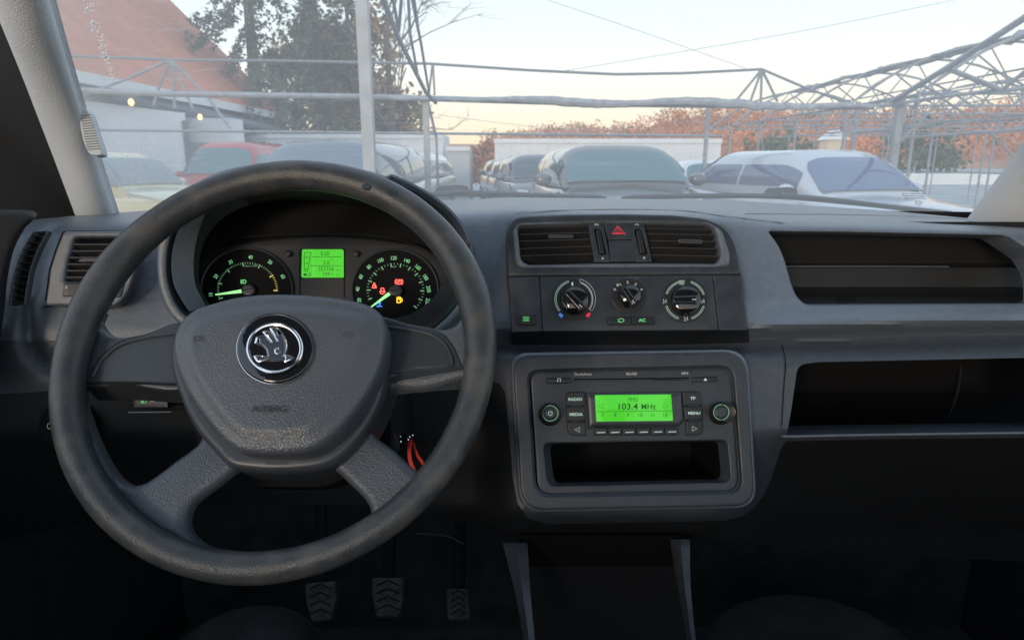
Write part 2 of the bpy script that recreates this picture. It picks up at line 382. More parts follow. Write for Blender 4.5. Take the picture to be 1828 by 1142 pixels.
# passenger tray lining: rear wall with ledge, floor strip and a notch
tb = MB()
def wall(M, pxy, d): return [P(x, y, dd) for (x, y), dd in zip(pxy, d)]
def grid_patch(M, a, b, n=14):          # two polylines in 3D joined
    M.loft([a, b], closed=False)
def pl(xs, y, d): return [P(x, yy, dd) for x, yy, dd in zip(xs, np.broadcast_to(y, len(xs)), np.broadcast_to(d, len(xs)))]
xs = np.linspace(1340, 1925, 12)
tb.loft([pl(xs, 396, .93), pl(xs, 470, .965), pl(xs, 475, .955), pl(xs, 478, .950), pl(xs, 512, .948), pl(xs, 520, .94)], closed=False)
tb.loft([pl(xs, 519, .94), pl(xs, 527, .93), pl(xs, 531, .90), pl(xs, 560, .80)], closed=False)
tb.obj('tray_lining', M_lining, dash)
e1 = MB(); e1.tube([P(1395, 475.5, .948), P(1560, 475.2, .948), P(1693, 476, .948)], .0011, 6); e1.obj('ledge_edge', M_dash, dash)
nb_ = MB(); nb_.add([P(1498, 529, .885), P(1527, 529, .885), P(1527, 546, .86), P(1499, 546, .86), P(1498, 529, .95), P(1527, 529, .95)], [(0, 1, 2, 3), (0, 1, 5, 4)]); nb_.obj('latch_block', M_black, dash, 0)
sides = MB(); sides.loft([pl([1338, 1360], [400, 400], [.90, .99]), pl([1396, 1392], [560, 560], [.815, .95])], closed=False)
sides.obj('tray_side_wall', M_lining, dash)
# lower glove shelf inside
gb = MB(); xs = np.linspace(1380, 1985, 10)
gb.loft([pl(xs, 625, .82), pl(xs, 630, 1.02), pl(xs, 700, 1.03), pl(xs, 775, .98), pl(xs, 795, .80)], closed=False)
gb.obj('shelf_lining', M_black, dash)
lip = MB(); lip.tube([P(x, y, .735) for x, y in cr([(1398, 777), (1408, 779), (1500, 777), (1700, 774), (1990, 771)], False, 6)], .0014, 8); lip.obj('shelf_lip', M_dash, dash)
scr = MB(); scr.tube([P(x, y, d) for x, y, d in ((1716, 652, 1.01), (1712, 690, 1.0), (1703, 720, .98), (1692, 745, .96))], [.0006, .0016, .0016, .0004], 6); scr.obj('lining_crease', M_trim, dash)
# seam of the glove section, seam grooves
def groove(name, pts, wpx=2.2, surf=FD, off=.0008, mt=M_gap, parent=dash): return strips(name, [resample(cr(pts, False, 5), 6, False)], wpx, surf, off, mt, parent)
groove('panel_seam', [(1394, 612), (1398, 625), (1402, 650), (1399, 690), (1395, 760)])
groove('panel_seam', [(920, 380), (1000, 375.5), (1110, 373.5), (1220, 376), (1290, 385), (1400, 398)], 1.0, FD, .0008, M_trim)
groove('panel_seam', [(1330, 381.5), (1500, 383), (1640, 387), (1760, 393)], 1.3, FD, .001, M_trim)
# side channel and left outer body details
groove('panel_seam', [(78, 548), (110, 546), (180, 549), (206, 549), (228, 528), (240, 495), (245, 466)], 2.4)
# instrument hood
hood_out = cr([(838, 470), (834, 428), (812, 392), (764, 350), (696, 316), (630, 297), (565, 288), (480, 288), (395, 303), (330, 338), (290, 392), (277, 460), (284, 525), (315, 577), (395, 616), (570, 634), (745, 616), (812, 573), (834, 520)], n=4)
slab('instrument_hood', hood_out, PH, .16, M_dash, dash, bev=8, bevm=.006, step=7, holes=[mouth], hole_thick=.012, back=(0, .985, -.17), label='arched hood over the instruments with a raised rim')
rim_ = MB(); rim_.tube([PH.pt(np.array(x), np.array(y)) + PH.n * .004 for x, y in cr([(690, 319), (740, 341), (790, 374), (822, 412), (835, 450)], False, 5)], [.002] + [.006] * 18 + [.004, .002], 8)
rim_.obj('hood_rim', M_trim, dash)
funnel = MB()
ml = resample(mouth, 12); cen = np.array([570, 500.])
cl = np.array([cen + (p - cen) * (.86, .70) for p in ml])
funnel.loft([list(PH.pt(ml[:, 0], ml[:, 1]) - PH.n * .001), list(PH.pt((ml * .5 + cl * .5)[:, 0], (ml * .5 + cl * .5)[:, 1]) - PH.n * .05), list(PK.pt(cl[:, 0], cl[:, 1]) + PK.n * .012)])
funnel.obj('instrument_well', M_trim, dash)
wb_ = (cl - cen) * 1.06 + cen; slab('well_back', wb_, PK.off(-.012), .001, M_black, dash)
bez = MB(); bz = cr([(352, 352), (330, 385), (313, 420), (304, 465), (310, 512), (336, 556)], False, 6)
bez2 = cr([(358, 358), (345, 388), (334, 422), (328, 465), (332, 508), (352, 548)], False, 6)
bez.loft([list(PH.pt(bz[:, 0], bz[:, 1]) - PH.n * .002), list(PH.pt(bez2[:, 0], bez2[:, 1]) - PH.n * .022)], closed=False); bez.obj('well_bezel', M_dash, dash)
# ============================================================ INSTRUMENT CLUSTER
clu = thing('instrument_cluster', P(570, 520, .8), 'black instrument cluster with two round dials and a small lit green display', 'instrument cluster')
face = cr([(340, 580), (336, 520), (348, 470), (390, 440), (470, 426), (570, 419), (670, 425), (750, 438), (796, 470), (806, 520), (800, 585), (570, 610)], n=5)
slab('cluster_face', face, PK, .02, M_dark, clu, bev=6, bevm=.004, step=14)
strips('housing_line', [resample(cr([(345, 462), (400, 432), (460, 422), (580, 418), (690, 424), (760, 446), (800, 480)], False, 5), 8, False)], 2, PK, .001, M_gap, clu)
z5 = lambda u, v: (330 + u / 3.656, 400 + v / 3.656)
def dial(cx, cy, rx, ry, nums, a_t0, a_t1, nt_, big, unit, unitpos, needle, yellow=None, name='dial', label=None):
    rg = MB(); PKf = PK.off(.002)
    d = slab(name, ell(cx, cy, rx, ry, 56), PKf, .002, M_black, clu, label=label)
    R = MB(); R.tube([PK.pt(np.array(x), np.array(y)) + PK.n * .003 for x, y in ell(cx, cy, rx, ry, 56)], .0013, 6, closed=True); R.obj('dial_ring', M_trim, d)
    T = MB(); Y = MB()
    for i in range(nt_):
        a = math.radians(a_t0 + (a_t1 - a_t0) * i / (nt_ - 1)); bg_ = i % big == 0
        r1, r0 = .67, (.575 if bg_ else .625)
        l = np.array([(cx + rx * r0 * math.cos(a), cy + ry * r0 * math.sin(a)), (cx + rx * r1 * math.cos(a), cy + ry * r1 * math.sin(a))])
        s_ = strip('', l, 2.2 if bg_ else 1.0, PKf, .0006, None); (Y if yellow and i > yellow else T).add(s_.V, s_.Fc)
    T.obj('tick_marks', M_greend, d)
    if Y.V: Y.obj('amber_tick_marks', M_yel2, d)
    Q = MB()
    for s_, (u, v) in nums:
        x, y = z5(u, v); txt_mb(Q, s_, x, y, 6.9, PKf, .0007, rot=math.degrees(math.atan2((x - cx) / rx, -(y - cy) / ry)) * .9, wx=.82, bold=.008)
    Q.obj('dial_numbers', M_dialnum, d)
    txt('unit_text', unit, *z5(*unitpos), 3.6, PKf, M_greend, d, .0007, wx=1.0)
    (u0, v0), (u1, v1) = needle; a = np.array(z5(u0, v0)); b = np.array(z5(u1, v1)); t = (b - a) / np.linalg.norm(b - a); n_ = np.array([-t[1], t[0]])
    slab('needle', np.array([a + n_ * 3.0, b + n_ * .9, b - n_ * .9, a - n_ * 3.0]), PKf.off(.004), .001, M_needle, d)
    hb = slab('needle_hub', ell(cx if rx > 80 else cx, cy, 12.5, 11, 24), PKf.off(.007), .006, M_trim, d, bev=4, bevm=.002)
    strips('hub_slot', [np.array([(cx - 10, cy + 1), (cx + 10, cy - 2)])], 1.4, PKf.off(.007), .0004, M_gap, hb)
    return d
dl = dial(442, 517, 81, 73, [('10', (172, 462)), ('20', (205, 343)), ('30', (300, 250)), ('40', (430, 218)), ('50', (557, 250)), ('60', (640, 343))], 160, 362, 43, 7, '1/min x 100', (428, 274), ((375, 436), (198, 460)), yellow=34, label='left dial, engine speed scale 10 to 60')
dr = dial(706, 518, 77, 72, [('20', (1140, 497)), ('40', (1130, 425)), ('60', (1150, 345)), ('80', (1204, 281)), ('100', (1277, 240)), ('120', (1362, 224)), ('140', (1448, 241)), ('160', (1520, 283)), ('180', (1570, 348)), ('200', (1590, 425)), ('220', (1583, 505)), ('240', (1540, 572))], 160, 402, 37, 3, 'km/h', (1362, 279), ((1336, 452), (1215, 540)), label='right dial, speed scale to 240')
def icon(name, draw, parent, m, wpx=1.5, surf=PK.off(.0025)):
    return strips(name, [resample(np.array(l, float), 3, False) if True else l for l in draw], wpx, surf, .0006, m, parent)
def lamp_icon(x, y, s=1):   # headlamp symbol
    return [[(x, y - 4 * s), (x + 4 * s, y - 3.2 * s), (x + 6 * s, y), (x + 4 * s, y + 3.2 * s), (x, y + 4 * s), (x, y - 4 * s)]] + [[(x - 6 * s, y + k * s), (x - 1.5 * s, y + k * s)] for k in (-3.2, -1, 1.2, 3.4)]
icon('headlamp_telltale', lamp_icon(*z5(383, 376), .85), dl, M_green)
x, y = z5(1237, 402); icon('seat_belt_telltale', [[(x, y - 5), (x + 1.5, y - 3.5), (x, y - 2), (x - 1.5, y - 3.5), (x, y - 5)], [(x - 2, y - 1), (x + 2, y - 1), (x + 4, y + 4), (x - 4, y + 4), (x - 2, y - 1)], [(x - 1, y - 1), (x + 3, y + 4)]], dr, M_redl, 1.7)
x, y = z5(1290, 437); icon('door_open_telltale', [[(x - 2.5, y - 5), (x + 2.5, y - 5), (x + 3, y), (x + 3, y + 5), (x - 3, y + 5), (x - 3, y), (x - 2.5, y - 5)], [(x - 3, y), (x - 5.5, y + 2)], [(x + 3, y), (x + 5.5, y + 2)], [(x - 3, y + .5), (x + 3, y + .5)]], dr, M_redl, 1.7)
x, y = z5(1398, 378); icon('handbrake_telltale', [ell(x, y, 4.2, 4.2, 14, 0, 359), ell(x, y, 6.8, 6.6, 10, -50, 50), ell(x, y, 6.8, 6.6, 10, 130, 230), [(x - 1, y + 2.4), (x - 1, y - 2.4), (x + 1.4, y - 2.2), (x + 1.4, y), (x - 1, y)]], dr, M_redl, 1.5)
x, y = z5(1270, 523); icon('coolant_telltale', [[(x, y - 4), (x, y + 2)], [(x, y - 3), (x + 2.5, y - 3)], [(x, y - 1), (x + 2.5, y - 1)], [(x - 5, y + 3), (x - 2, y + 4.4), (x + 1, y + 3), (x + 5, y + 4.2)]], dr, M_bluel, 1.7)
x, y = z5(1400, 494); icon('fuel_telltale', [[(x - 4, y + 5), (x - 4, y - 4.5), (x + 2, y - 4.5), (x + 2, y + 5), (x - 4.6, y + 5)], [(x - 4, y - 1), (x + 2, y - 1)], [(x + 2, y - 3.5), (x + 4.8, y - 1.5), (x + 4.8, y + 3.5), (x + 2.4, y + 3)], [(x - 3, y - 3), (x + 1, y - 3)]], dr, M_yellow, 1.8)
PL_ = PK.off(.003)
lcd = slab('green_display', rr([z5(765, 165), z5(1033, 165), z5(1035, 347), z5(760, 347)], 3), PL_, .003, M_lcd, clu)
Q = MB()
txt_mb(Q, '5:20', *z5(915, 194), 7.0, PL_, wx=.95); txt_mb(Q, '5.0', *z5(925, 253), 7.0, PL_, wx=1.0); txt_mb(Q, '°C', *z5(960, 232), 3.6, PL_)
txt_mb(Q, '257356', *z5(922, 294), 7.2, PL_, wx=.95); txt_mb(Q, 'km', *z5(1003, 300), 3.6, PL_); txt_mb(Q, '339.1', *z5(935, 328), 6.8, PL_, wx=.95); txt_mb(Q, 'km', *z5(1000, 332), 3.6, PL_)
Q.obj('display_digits', M_lcdink, lcd, 0)
strips('display_lines', [np.array([z5(a, b), z5(c, d)]) for a, b, c, d in ((830, 214, 1022, 214), (818, 272, 1022, 272), (780, 185, 826, 185), (780, 218, 820, 218), (780, 258, 812, 258), (780, 295, 800, 295), (826, 185, 800, 310), (780, 185, 780, 310), (780, 310, 800, 310))], .9, PL_, .0005, M_lcdink, lcd)
slab('fuel_bar', np.array([z5(775, 322), z5(795, 322), z5(795, 338), z5(775, 338)]), PL_.off(.0005), 0, M_lcdink, lcd)
icon('fuel_symbol', [[z5(806, 322), z5(822, 322), z5(822, 338), z5(806, 338), z5(806, 322)]], lcd, M_lcdink, 1, PL_)
strips('centre_groove', [np.array([z5(752, 165), z5(750, 470)]), np.array([z5(1042, 165), z5(1040, 480)]), np.array([z5(752, 352), z5(1040, 352)])], 1.6, PK, .001, M_gap, clu)
for u in (670, 1116):
    k_ = slab('trip_button', ell(*z5(u, 190), 6, 5.5, 20), PK.off(.005), .005, M_dark, clu, bev=2, bevm=.001)
# ============================================================ CENTRE STACK
z6 = lambda u, v: (880 + u / 3.889, 370 + v / 3.889)
Z6 = lambda l: np.array([z6(*p) for p in l])
cen_ = thing('centre_vent_panel', P(1110, 435, .79), 'dark surround with two wide slatted air vents and a red triangle hazard switch between them', 'air vent panel')
lv = rr(Z6([(172, 128), (662, 110), (704, 384), (240, 394), (195, 360)]), [8, 1, 1, 12, 8])
rv = rr(Z6([(1056, 110), (1500, 116), (1548, 160), (1588, 330), (1560, 386), (1106, 382)]), [1, 8, 8, 8, 10, 1])
opening = rr(Z6([(172, 128), (662, 108), (1060, 108), (1500, 116), (1548, 160), (1588, 330), (1560, 386), (1106, 382), (704, 384), (240, 394), (195, 360)]), [8, 1, 1, 8, 8, 8, 10, 1, 1, 12, 8])
bz_out = rr(Z6([(86, 150), (150, 62), (500, 46), (880, 42), (1250, 50), (1480, 74), (1620, 130), (1690, 250), (1728, 468), (104, 480)]), [12, 20, 4, 4, 4, 14, 20, 14, 1, 1])
slab('panel_surround', bz_out, PC1.off(.006), .03, M_trim, cen_, bev=5, bevm=.003, step=8, holes=[opening], hole_thick=.02)
inner_r = rr(Z6([(130, 150), (180, 96), (880, 82), (1500, 92), (1600, 150), (1660, 330), (1650, 410), (1600, 418), (190, 425), (150, 390)]), 10)
slab('vent_frame', inner_r, PC1.off(.0085), .004, M_dash, cen_, bev=10, bevm=.006, step=6, holes=[opening], hole_thick=.02, label='raised paler rim around both vents')
slab('vent_cavity', inner_r, PC1.off(-.022), .002, M_black, cen_)
def blades(hole, lines, parent, knob, knobmat=M_slat):
    for (a, b) in lines:
        M = MB(); a = np.array(a); b = np.array(b); o = PC1.n
        A = PC1.pt(a[0], a[1]); B = PC1.pt(b[0], b[1]); upv = np.array([0, .42, .9]); upv /= np.linalg.norm(upv)
        q = []
        for p in (A, B):
            q.append([p + o * .001 + upv * .0004, p + o * .001 - upv * .0006, p - o * .017 - upv * .006, p - o * .017 - upv * .004])
        M.loft(q, cap0=True, cap1=True); M.obj('vent_blade', M_slat, parent, 30)
ven_l = obj('air_vent', PC1.pt(*lv.T) - PC1.n * .018, [tuple(range(len(lv)))], M_black, cen_, 0); 
ven_r = obj('air_vent', PC1.pt(*rv.T) - PC1.n * .018, [tuple(range(len(rv)))], M_black, cen_, 0)
blades(lv, [(z6(176, 147), z6(664, 132)), (z6(176, 190), z6(672, 176)), (z6(180, 236), z6(680, 222)), (z6(184, 288), z6(688, 271)), (z6(194, 338), z6(695, 322))], ven_l, None)
blades(rv, [(z6(1060, 146), z6(1522, 158)), (z6(1070, 184), z6(1550, 194)), (z6(1082, 232), z6(1564, 240)), (z6(1092, 280), z6(1578, 290)), (z6(1100, 330), z6(1588, 343))], ven_r, None)
slab('vent_tab', rr(Z6([(382, 195), (400, 188), (556, 190), (566, 212), (386, 216)]), 2.5), PC1.off(.006), .012, M_slat, ven_l, bev=2, bevm=.001)
slab('vent_tab', rr(Z6([(1280, 226), (1300, 218), (1452, 224), (1468, 238), (1450, 254), (1300, 250)]), 3), PC1.off(.006), .012, M_slat, ven_r, bev=2, bevm=.001)
def thumb(poly, c, top, zero, icon_pos):
    t = slab('wheel_housing', rr(Z6(poly), 1), PC1.off(.004), .02, M_trim, cen_, bev=1.2, bevm=.0005, holes=[rr(Z6(c), 4)], hole_thick=.008)
    cc = Z6(c); m = cc.mean(axis=0)
    w_ = rr((cc - m) * (.72, .92) + m, 2)
    tw = slab('thumb_wheel', w_, PC1.off(.006), .008, M_dark, t, bev=3, bevm=.002)
    a, b = (cc[0] + cc[1]) / 2, (cc[2] + cc[3]) / 2
    strips('thumb_ribs', [np.array([(a * (1 - k) + b * k) + (-3.6, 0), (a * (1 - k) + b * k) + (3.6, 0)]) for k in np.linspace(.14, .86, 7)], .9, PC1.off(.0062), .0004, M_gap, tw)
    txt('zero_mark', '0', *z6(*zero), 4.2, PC1.off(.004), M_white, t, wx=1.2, bold=.03)
    x, y = z6(*icon_pos); strips('airflow_mark', [np.array([(x - 4, y - 2), (x + 2, y - 1), (x + 4, y - 2)]), np.array([(x - 3, y + 2), (x, y), (x + 4, y + 2)])], 1.3, PC1.off(.004), .0005, M_white, t)
thumb([(660, 108), (768, 108), (815, 380), (705, 381)], [(700, 150), (748, 150), (790, 328), (738, 330)], 0, (761, 356), (716, 119))
thumb([(940, 108), (1046, 108), (1106, 379), (992, 379)], [(980, 150), (1028, 150), (1076, 328), (1020, 330)], 0, (1050, 353), (996, 117))
hz = slab('hazard_switch', rr(Z6([(770, 110), (938, 110), (964, 224), (801, 226)]), 1.5), PC1.off(.005), .015, M_trim, cen_, bev=1.5, bevm=.001)
strips('red_triangle', [Z6([(864, 134), (830, 184), (918, 184), (864, 134)])[[0, 1, 2, 0]]], 2.6, PC1.off(.005), .0006, M_redt, hz)
strips('red_triangle', [Z6([(868, 152), (850, 176), (896, 176), (868, 152)])[[0, 1, 2, 0]]], 1.2, PC1.off(.005), .0006, M_redt, hz)
slab('blank_plate', rr(Z6([(802, 229), (965, 228), (989, 377), (816, 378)]), 1.5), PC1.off(.0045), .015, M_trim, cen_, bev=1.5, bevm=.001)
# climate control panel
cli = thing('climate_control_panel', P(1120, 540, .78), 'dark panel below the vents with three rotary heater knobs and small push buttons', 'heater controls')
PCc = PC1.off(.005)
slab('panel_end', rr(Z6([(106, 484), (320, 481), (342, 860), (130, 866)]), 1.5), PCc, .03, M_trim, cli, bev=1.4, bevm=.0012)
slab('control_face', rr(Z6([(324, 481), (1522, 471), (1566, 852), (346, 860)]), 1.5), PCc, .03, M_trim, cli, bev=1.4, bevm=.0012)
slab('panel_end', rr(Z6([(1526, 471), (1729, 473), (1770, 852), (1570, 853)]), 1.5), PCc, .03, M_trim, cli, bev=1.4, bevm=.0012)
und = MB(); u0 = Z6([(128, 858), (600, 853), (1200, 850), (1772, 847)]); u1 = Z6([(128, 962), (600, 965), (1200, 965), (1778, 950)])
und.loft([list(PCc.pt(*u0.T) - PC1.n * .0005), list(P(u1[:, 0], u1[:, 1], .803))], closed=False); und.obj('panel_underside', M_dark, cli)
def knob(u, v, rd, rk, a0, half, lift=.016):
    x, y = z6(u, v)
    d = slab('knob_dial', ell(x, y, rd, rd * .97, 40), PCc.off(.0012), .001, M_dark, cli, bev=2, bevm=.0006)
    Pk = PCc.off(lift)
    b = MB(); loops = []
    for s_, h_ in ((1.05, .001), (1.0, .006), (.9, .010), (.55, .0125), (.05, .013)):
        e_ = ell(x, y + 3, rk * s_, rk * .97 * s_, 32); loops.append(list(PCc.pt(*e_.T) + PCc.n * h_))
    b.loft(loops, cap1=True); kb = b.obj('knob', M_gloss, d)
    a = math.radians(a0); t = np.array([math.cos(a), math.sin(a)]); n_ = np.array([-t[1], t[0]]); c = np.array([x, y])
    l = half; wd = rk * .30
    g = rr([c - t * l - n_ * wd * .8, c - t * l + n_ * wd * .8, c + t * l * 1.0 + n_ * wd, c + t * l * 1.0 - n_ * wd], [5, 5, 3, 3])
    gp = slab('knob_grip', g, Pk, .013, M_gloss, kb, bev=3.5, bevm=.003, back=None)
    strips('grip_edge', [np.vstack([resample((g - c) * .95 + c, 3), ((g - c) * .95 + c)[:1]])], .9, Pk, .0000, M_inset, gp)
    e0 = c + t * l * .55; strips('pointer_mark', [np.array([e0, c + t * l * .88])], 1.8, Pk, .0004, M_white, gp)
    return d, x, y
def arcband(name, x, y, r0, r1, a0, a1, m, parent, w_=.75):
    A = ell(x, y, r1, r1 * .98, 24, a0, a1); B = ell(x, y, r0, r0 * .98, 24, a1, a0); q = np.vstack([A, B, A[:1]])
    return strips(name, [q], w_, PCc, .0018, m, parent)
d, x, y = knob(565, 640, 39, 25, 46, 22)
arcband('cold_arc', x, y, 32.5, 35, 142, 252, M_pale, d); arcband('warm_arc', x, y, 33, 37.5, 285, 395, M_white, d); arcband('warm_arc', x, y, 31, 32.4, 290, 395, M_white, d)
slab('temperature_mark', rr([(x - 5, y - 31), (x - 2, y - 31), (x - 2, y - 25), (x - 5, y - 25)], 1), PCc.off(.002), 0, M_pale, d)
slab('blue_mark', rr(Z6([(452, 744), (470, 732), (490, 752), (472, 768)]), 1), PCc.off(.0022), .0005, M_bluet, d)
slab('red_mark', rr(Z6([(642, 754), (660, 730), (682, 736), (664, 764)]), 1), PCc.off(.0022), .0005, M_redt, d)
d, x, y = knob(945, 612, 32, 20, 56, 19)
Q = MB()
for s_, (u, v), r_ in (('0', (845, 573), -60), ('1', (885, 540), -30), ('2', (933, 524), -5), ('3', (988, 538), 28), ('4', (1028, 573), 58)): txt_mb(Q, s_, *z6(u, v), 5, PCc, .0018, rot=r_, wx=1.1, bold=.02)
txt_mb(Q, '*', *z6(866, 552), 9, PCc, .0018, bold=.02); Q.obj('fan_speed_numbers', M_white, d, 0)
d, x, y = knob(1335, 640, 41, 26, 0, 22)
for a0, a1 in ((200, 252), (288, 342), (18, 70), (110, 162)): arcband('mode_arc', x - 1, y + 2, 33.5, 36, a0, a1, M_pale, d)
icx, icy = z6(1308, 524); strips('demist_symbol', [np.array([(icx - 5, icy - 3), (icx + 5, icy - 3), (icx + 3.4, icy + 3.4), (icx - 3.4, icy + 3.4), (icx - 5, icy - 3)])] + [np.array([(icx + k, icy - 1.5), (icx + k, icy + 1.8)]) for k in (-2, 0, 2)], 1, PCc, .0018, M_pale, d)
for (u, v) in ((1190, 655), (1452, 655), (1338, 776)):
    ix, iy = z6(u, v); strips('airflow_symbol', [np.array([(ix - 3, iy - 4), (ix - 2, iy), (ix + 3, iy)]), np.array([(ix - 4, iy + 3), (ix, iy + 3)]), np.array([(ix + 2, iy - 4), (ix + 3, iy + 3)])], 1.4, PCc, .0018, M_white, d)
def button(name, poly, r, surf, m, parent, h=.003, bev=1.6): return slab(name, rr(poly, r), surf.off(h), h + .004, m, parent, bev=bev, bevm=min(.0012, h * .5))
b = button('push_button', Z6([(168, 742), (290, 740), (297, 815), (172, 818)]), 3, PCc, M_dark, cli)
ix, iy = z6(230, 775); strips('rear_demist_symbol', [np.array([(ix - 5, iy - 3.5), (ix + 5, iy - 3.5), (ix + 5, iy + 3.5), (ix - 5, iy + 3.5), (ix - 5, iy - 3.5)])] + [np.array([(ix + k, iy - 2), (ix + k, iy + 2.4)]) for k in (-2.4, 0, 2.4)], 1.1, PCc.off(.003), .0005, M_green, b)
b = button('push_button', Z6([(790, 758), (961, 757), (964, 814), (798, 815)]), 2.5, PCc, M_dark, cli)
ix, iy = z6(888, 785); strips('recirculation_symbol', [ell(ix, iy, 5.5, 3, 16, -130, 150), np.array([(ix - 6, iy - 2), (ix - 2, iy + 1), (ix - 6, iy + 2.5)])], 1.2, PCc.off(.003), .0005, M_green, b)
b = button('push_button', Z6([(963, 757), (1120, 755), (1128, 812), (967, 814)]), 2.5, PCc, M_dark, cli)
txt('button_text', 'AC', *z6(1036, 785), 5.6, PCc.off(.003), M_green, b, .0005, wx=1.15, bold=.03)
# ============================================================ RADIO CONSOLE
z7 = lambda u, v: (900 + u / 3.683, 620 + v / 3.683)
Z7 = lambda l: np.array([z7(*p) for p in l])
con = thing('radio_surround', P(1130, 770, .74), 'smooth dark rounded surround framing the radio and the storage slot', 'console trim')
o_out = rr(Z7([(52, 50), (1590, 26), (1650, 1042), (118, 1070)]), [32, 40, 36, 38])
o_in = rr(Z7([(150, 152), (1505, 122), (1568, 955), (205, 978)]), [20, 24, 26, 26])
slab('bead', (o_out - o_out.mean(axis=0)) * (1.028, 1.035) + o_out.mean(axis=0), PC2.off(-.002), .03, M_dash, con, bev=7, bevm=.006, step=5, holes=[o_in], hole_thick=.001)
slab('trim_frame', o_out, PC2.off(.003), .014, M_trim, con, bev=3, bevm=.002, step=5, holes=[o_in], hole_thick=.014, hole_bev=True)
fl = MB(); a_ = resample(o_in, 4); c_ = a_.mean(axis=0); b_ = (a_ - c_) * (.984, .975) + c_
fl.loft([list(PC2.pt(*a_.T) + PC2.n * .0022), list(PC2.pt(*b_.T) - PC2.n * .006)]); fl.obj('inner_flange', M_dash, con)
rad = thing('car_radio', P(1130, 740, .74), 'black car radio with glowing green 103.4 MHz display and two round knobs', 'car radio')
PR = PC2.off(-.0035)
r_out = rr(Z7([(168, 156), (1495, 128), (1545, 945), (222, 968)]), [20, 22, 24, 24])
slot_ = rr(Z7([(260, 632), (1464, 612), (1490, 882), (290, 908)]), [10, 10, 14, 14])
slab('radio_face', r_out, PR, .03, M_trim, rad, bev=2.5, bevm=.002, step=5, holes=[slot_], hole_thick=.001)
# storage slot below the display: tapering sides into a black box
sb = MB(); s0 = resample(slot_, 8); sc_ = s0.mean(axis=0); s1 = (s0 - sc_) * (.93, .93) + sc_; s2 = (s0 - sc_) * (.90, .84) + sc_
sb.loft([list(PR.pt(*s0.T)), list(PR.pt(*s1.T) - PR.n * .010)]); so_ = sb.obj('slot_frame', M_inset, rad)
sb = MB(); sb.loft([list(PR.pt(*s1.T) - PR.n * .010), list(PR.pt(*s2.T) - PR.n * .12)], cap1=True); sb.obj('storage_slot', M_black, rad)
cd = slab('disc_slot', rr(Z7([(458, 206), (1214, 196), (1215, 214), (459, 226)]), 1.5), PR.off(.0006), .001, M_black, rad)
slab('slot_lip', rr(Z7([(462, 216), (1212, 206), (1212, 213), (462, 224)]), .5), PR.off(.0012), .001, M_slat, cd)
b = button('track_button', Z7([(274, 200), (440, 197), (441, 234), (276, 238)]), 2.5, PR, M_dark, rad, .002)
ix, iy = z7(360, 215); strips('note_symbol', [np.array([(ix - 2.2, iy + 2), (ix - 2, iy - 3), (ix + 3, iy - 3), (ix + 2.6, iy + 2)]), np.array([(ix - 3.4, iy + 2), (ix - 1.6, iy + 2)]), np.array([(ix + 1.2, iy + 2), (ix + 3, iy + 2)])], 1.3, PR.off(.002), .0005, M_pale, b)
b = button('eject_button', Z7([(1236, 194), (1404, 190), (1406, 224), (1238, 228)]), 2.5, PR, M_dark, rad, .002)
ix, iy = z7(1323, 210); slab('eject_symbol', np.array([(ix, iy - 3), (ix + 3.6, iy + 2.4), (ix - 3.6, iy + 2.4)]), PR.off(.0026), 0, M_pale, b)
txt('brand_lettering', 'ŠkodaAuto', *z7(518, 176), 5.2, PR, M_white, rad, .0006, rot=-.6, wx=.98, bold=.012)
txt('model_lettering', 'BLUES', *z7(838, 174), 4.4, PR, M_white, rad, .0006, rot=-.6, wx=1.15, bold=.02)
txt('format_lettering', 'MP3', *z7(1188, 171), 4.2, PR, M_white, rad, .0006, rot=-.6, wx=1.2, bold=.02)
def col_buttons(polys, texts, bars):
    for pg, (s_, p_) in zip(polys, texts):
        b = button('function_button', Z7(pg[0]), pg[1], PR, M_dark, rad, .003)
        if s_ in '<>':
            ix, iy = z7(*p_); k = 1 if s_ == '>' else -1
            strips('arrow_symbol', [np.array([(ix - 4 * k, iy - 4), (ix + 5 * k, iy), (ix - 4 * k, iy + 4), (ix - 4 * k, iy - 4)])], 1.2, PR.off(.003), .0005, M_pale, b)
        else: txt('button_text', s_, *z7(*p_), 5.2, PR.off(.003), M_pale, b, .0005, wx=1.12, bold=.03)
    for (u, v) in bars:
        button('indicator_bar', Z7([(u - 38, v - 9), (u + 38, v - 9), (u + 38, v + 9), (u - 38, v + 9)]), 1.5, PR.off(.002), M_dark, rad, .0025, 1)
col_buttons([([(404, 292), (530, 290), (533, 384), (408, 386)], [9, 1, 1, 1]), ([(409, 389), (533, 387), (536, 482), (413, 484)], 1), ([(413, 487), (537, 485), (541, 580), (420, 580)], [1, 1, 1, 12])],
            [('RADIO', (467, 341)), ('MEDIA', (472, 440)), ('<', (482, 540))], [(472, 387), (478, 485)])
col_buttons([([(1174, 288), (1296, 288), (1302, 382), (1178, 384)], [1, 9, 1, 1]), ([(1178, 387), (1303, 385), (1308, 476), (1190, 478)], 1), ([(1194, 481), (1308, 479), (1310, 576), (1198, 577)], [1, 1, 12, 1])],
            [('TP', (1240, 335)), ('MENU', (1249, 432)), ('>', (1250, 533))], [(1242, 382), (1251, 477)])
fr = slab('display_frame', rr(Z7([(535, 296), (1170, 290), (1188, 480), (1160, 520), (590, 525), (553, 545)]), [2, 2, 3, 3, 3, 3]), PR.off(.0045), .006, M_inset, rad, bev=9, bevm=.004, step=5)
PD = PR.off(.0048)
lc = slab('green_display', Z7([(597, 313), (1097, 308), (1110, 481), (606, 486)]), PD, .0003, M_lcd, rad)
Q = MB()
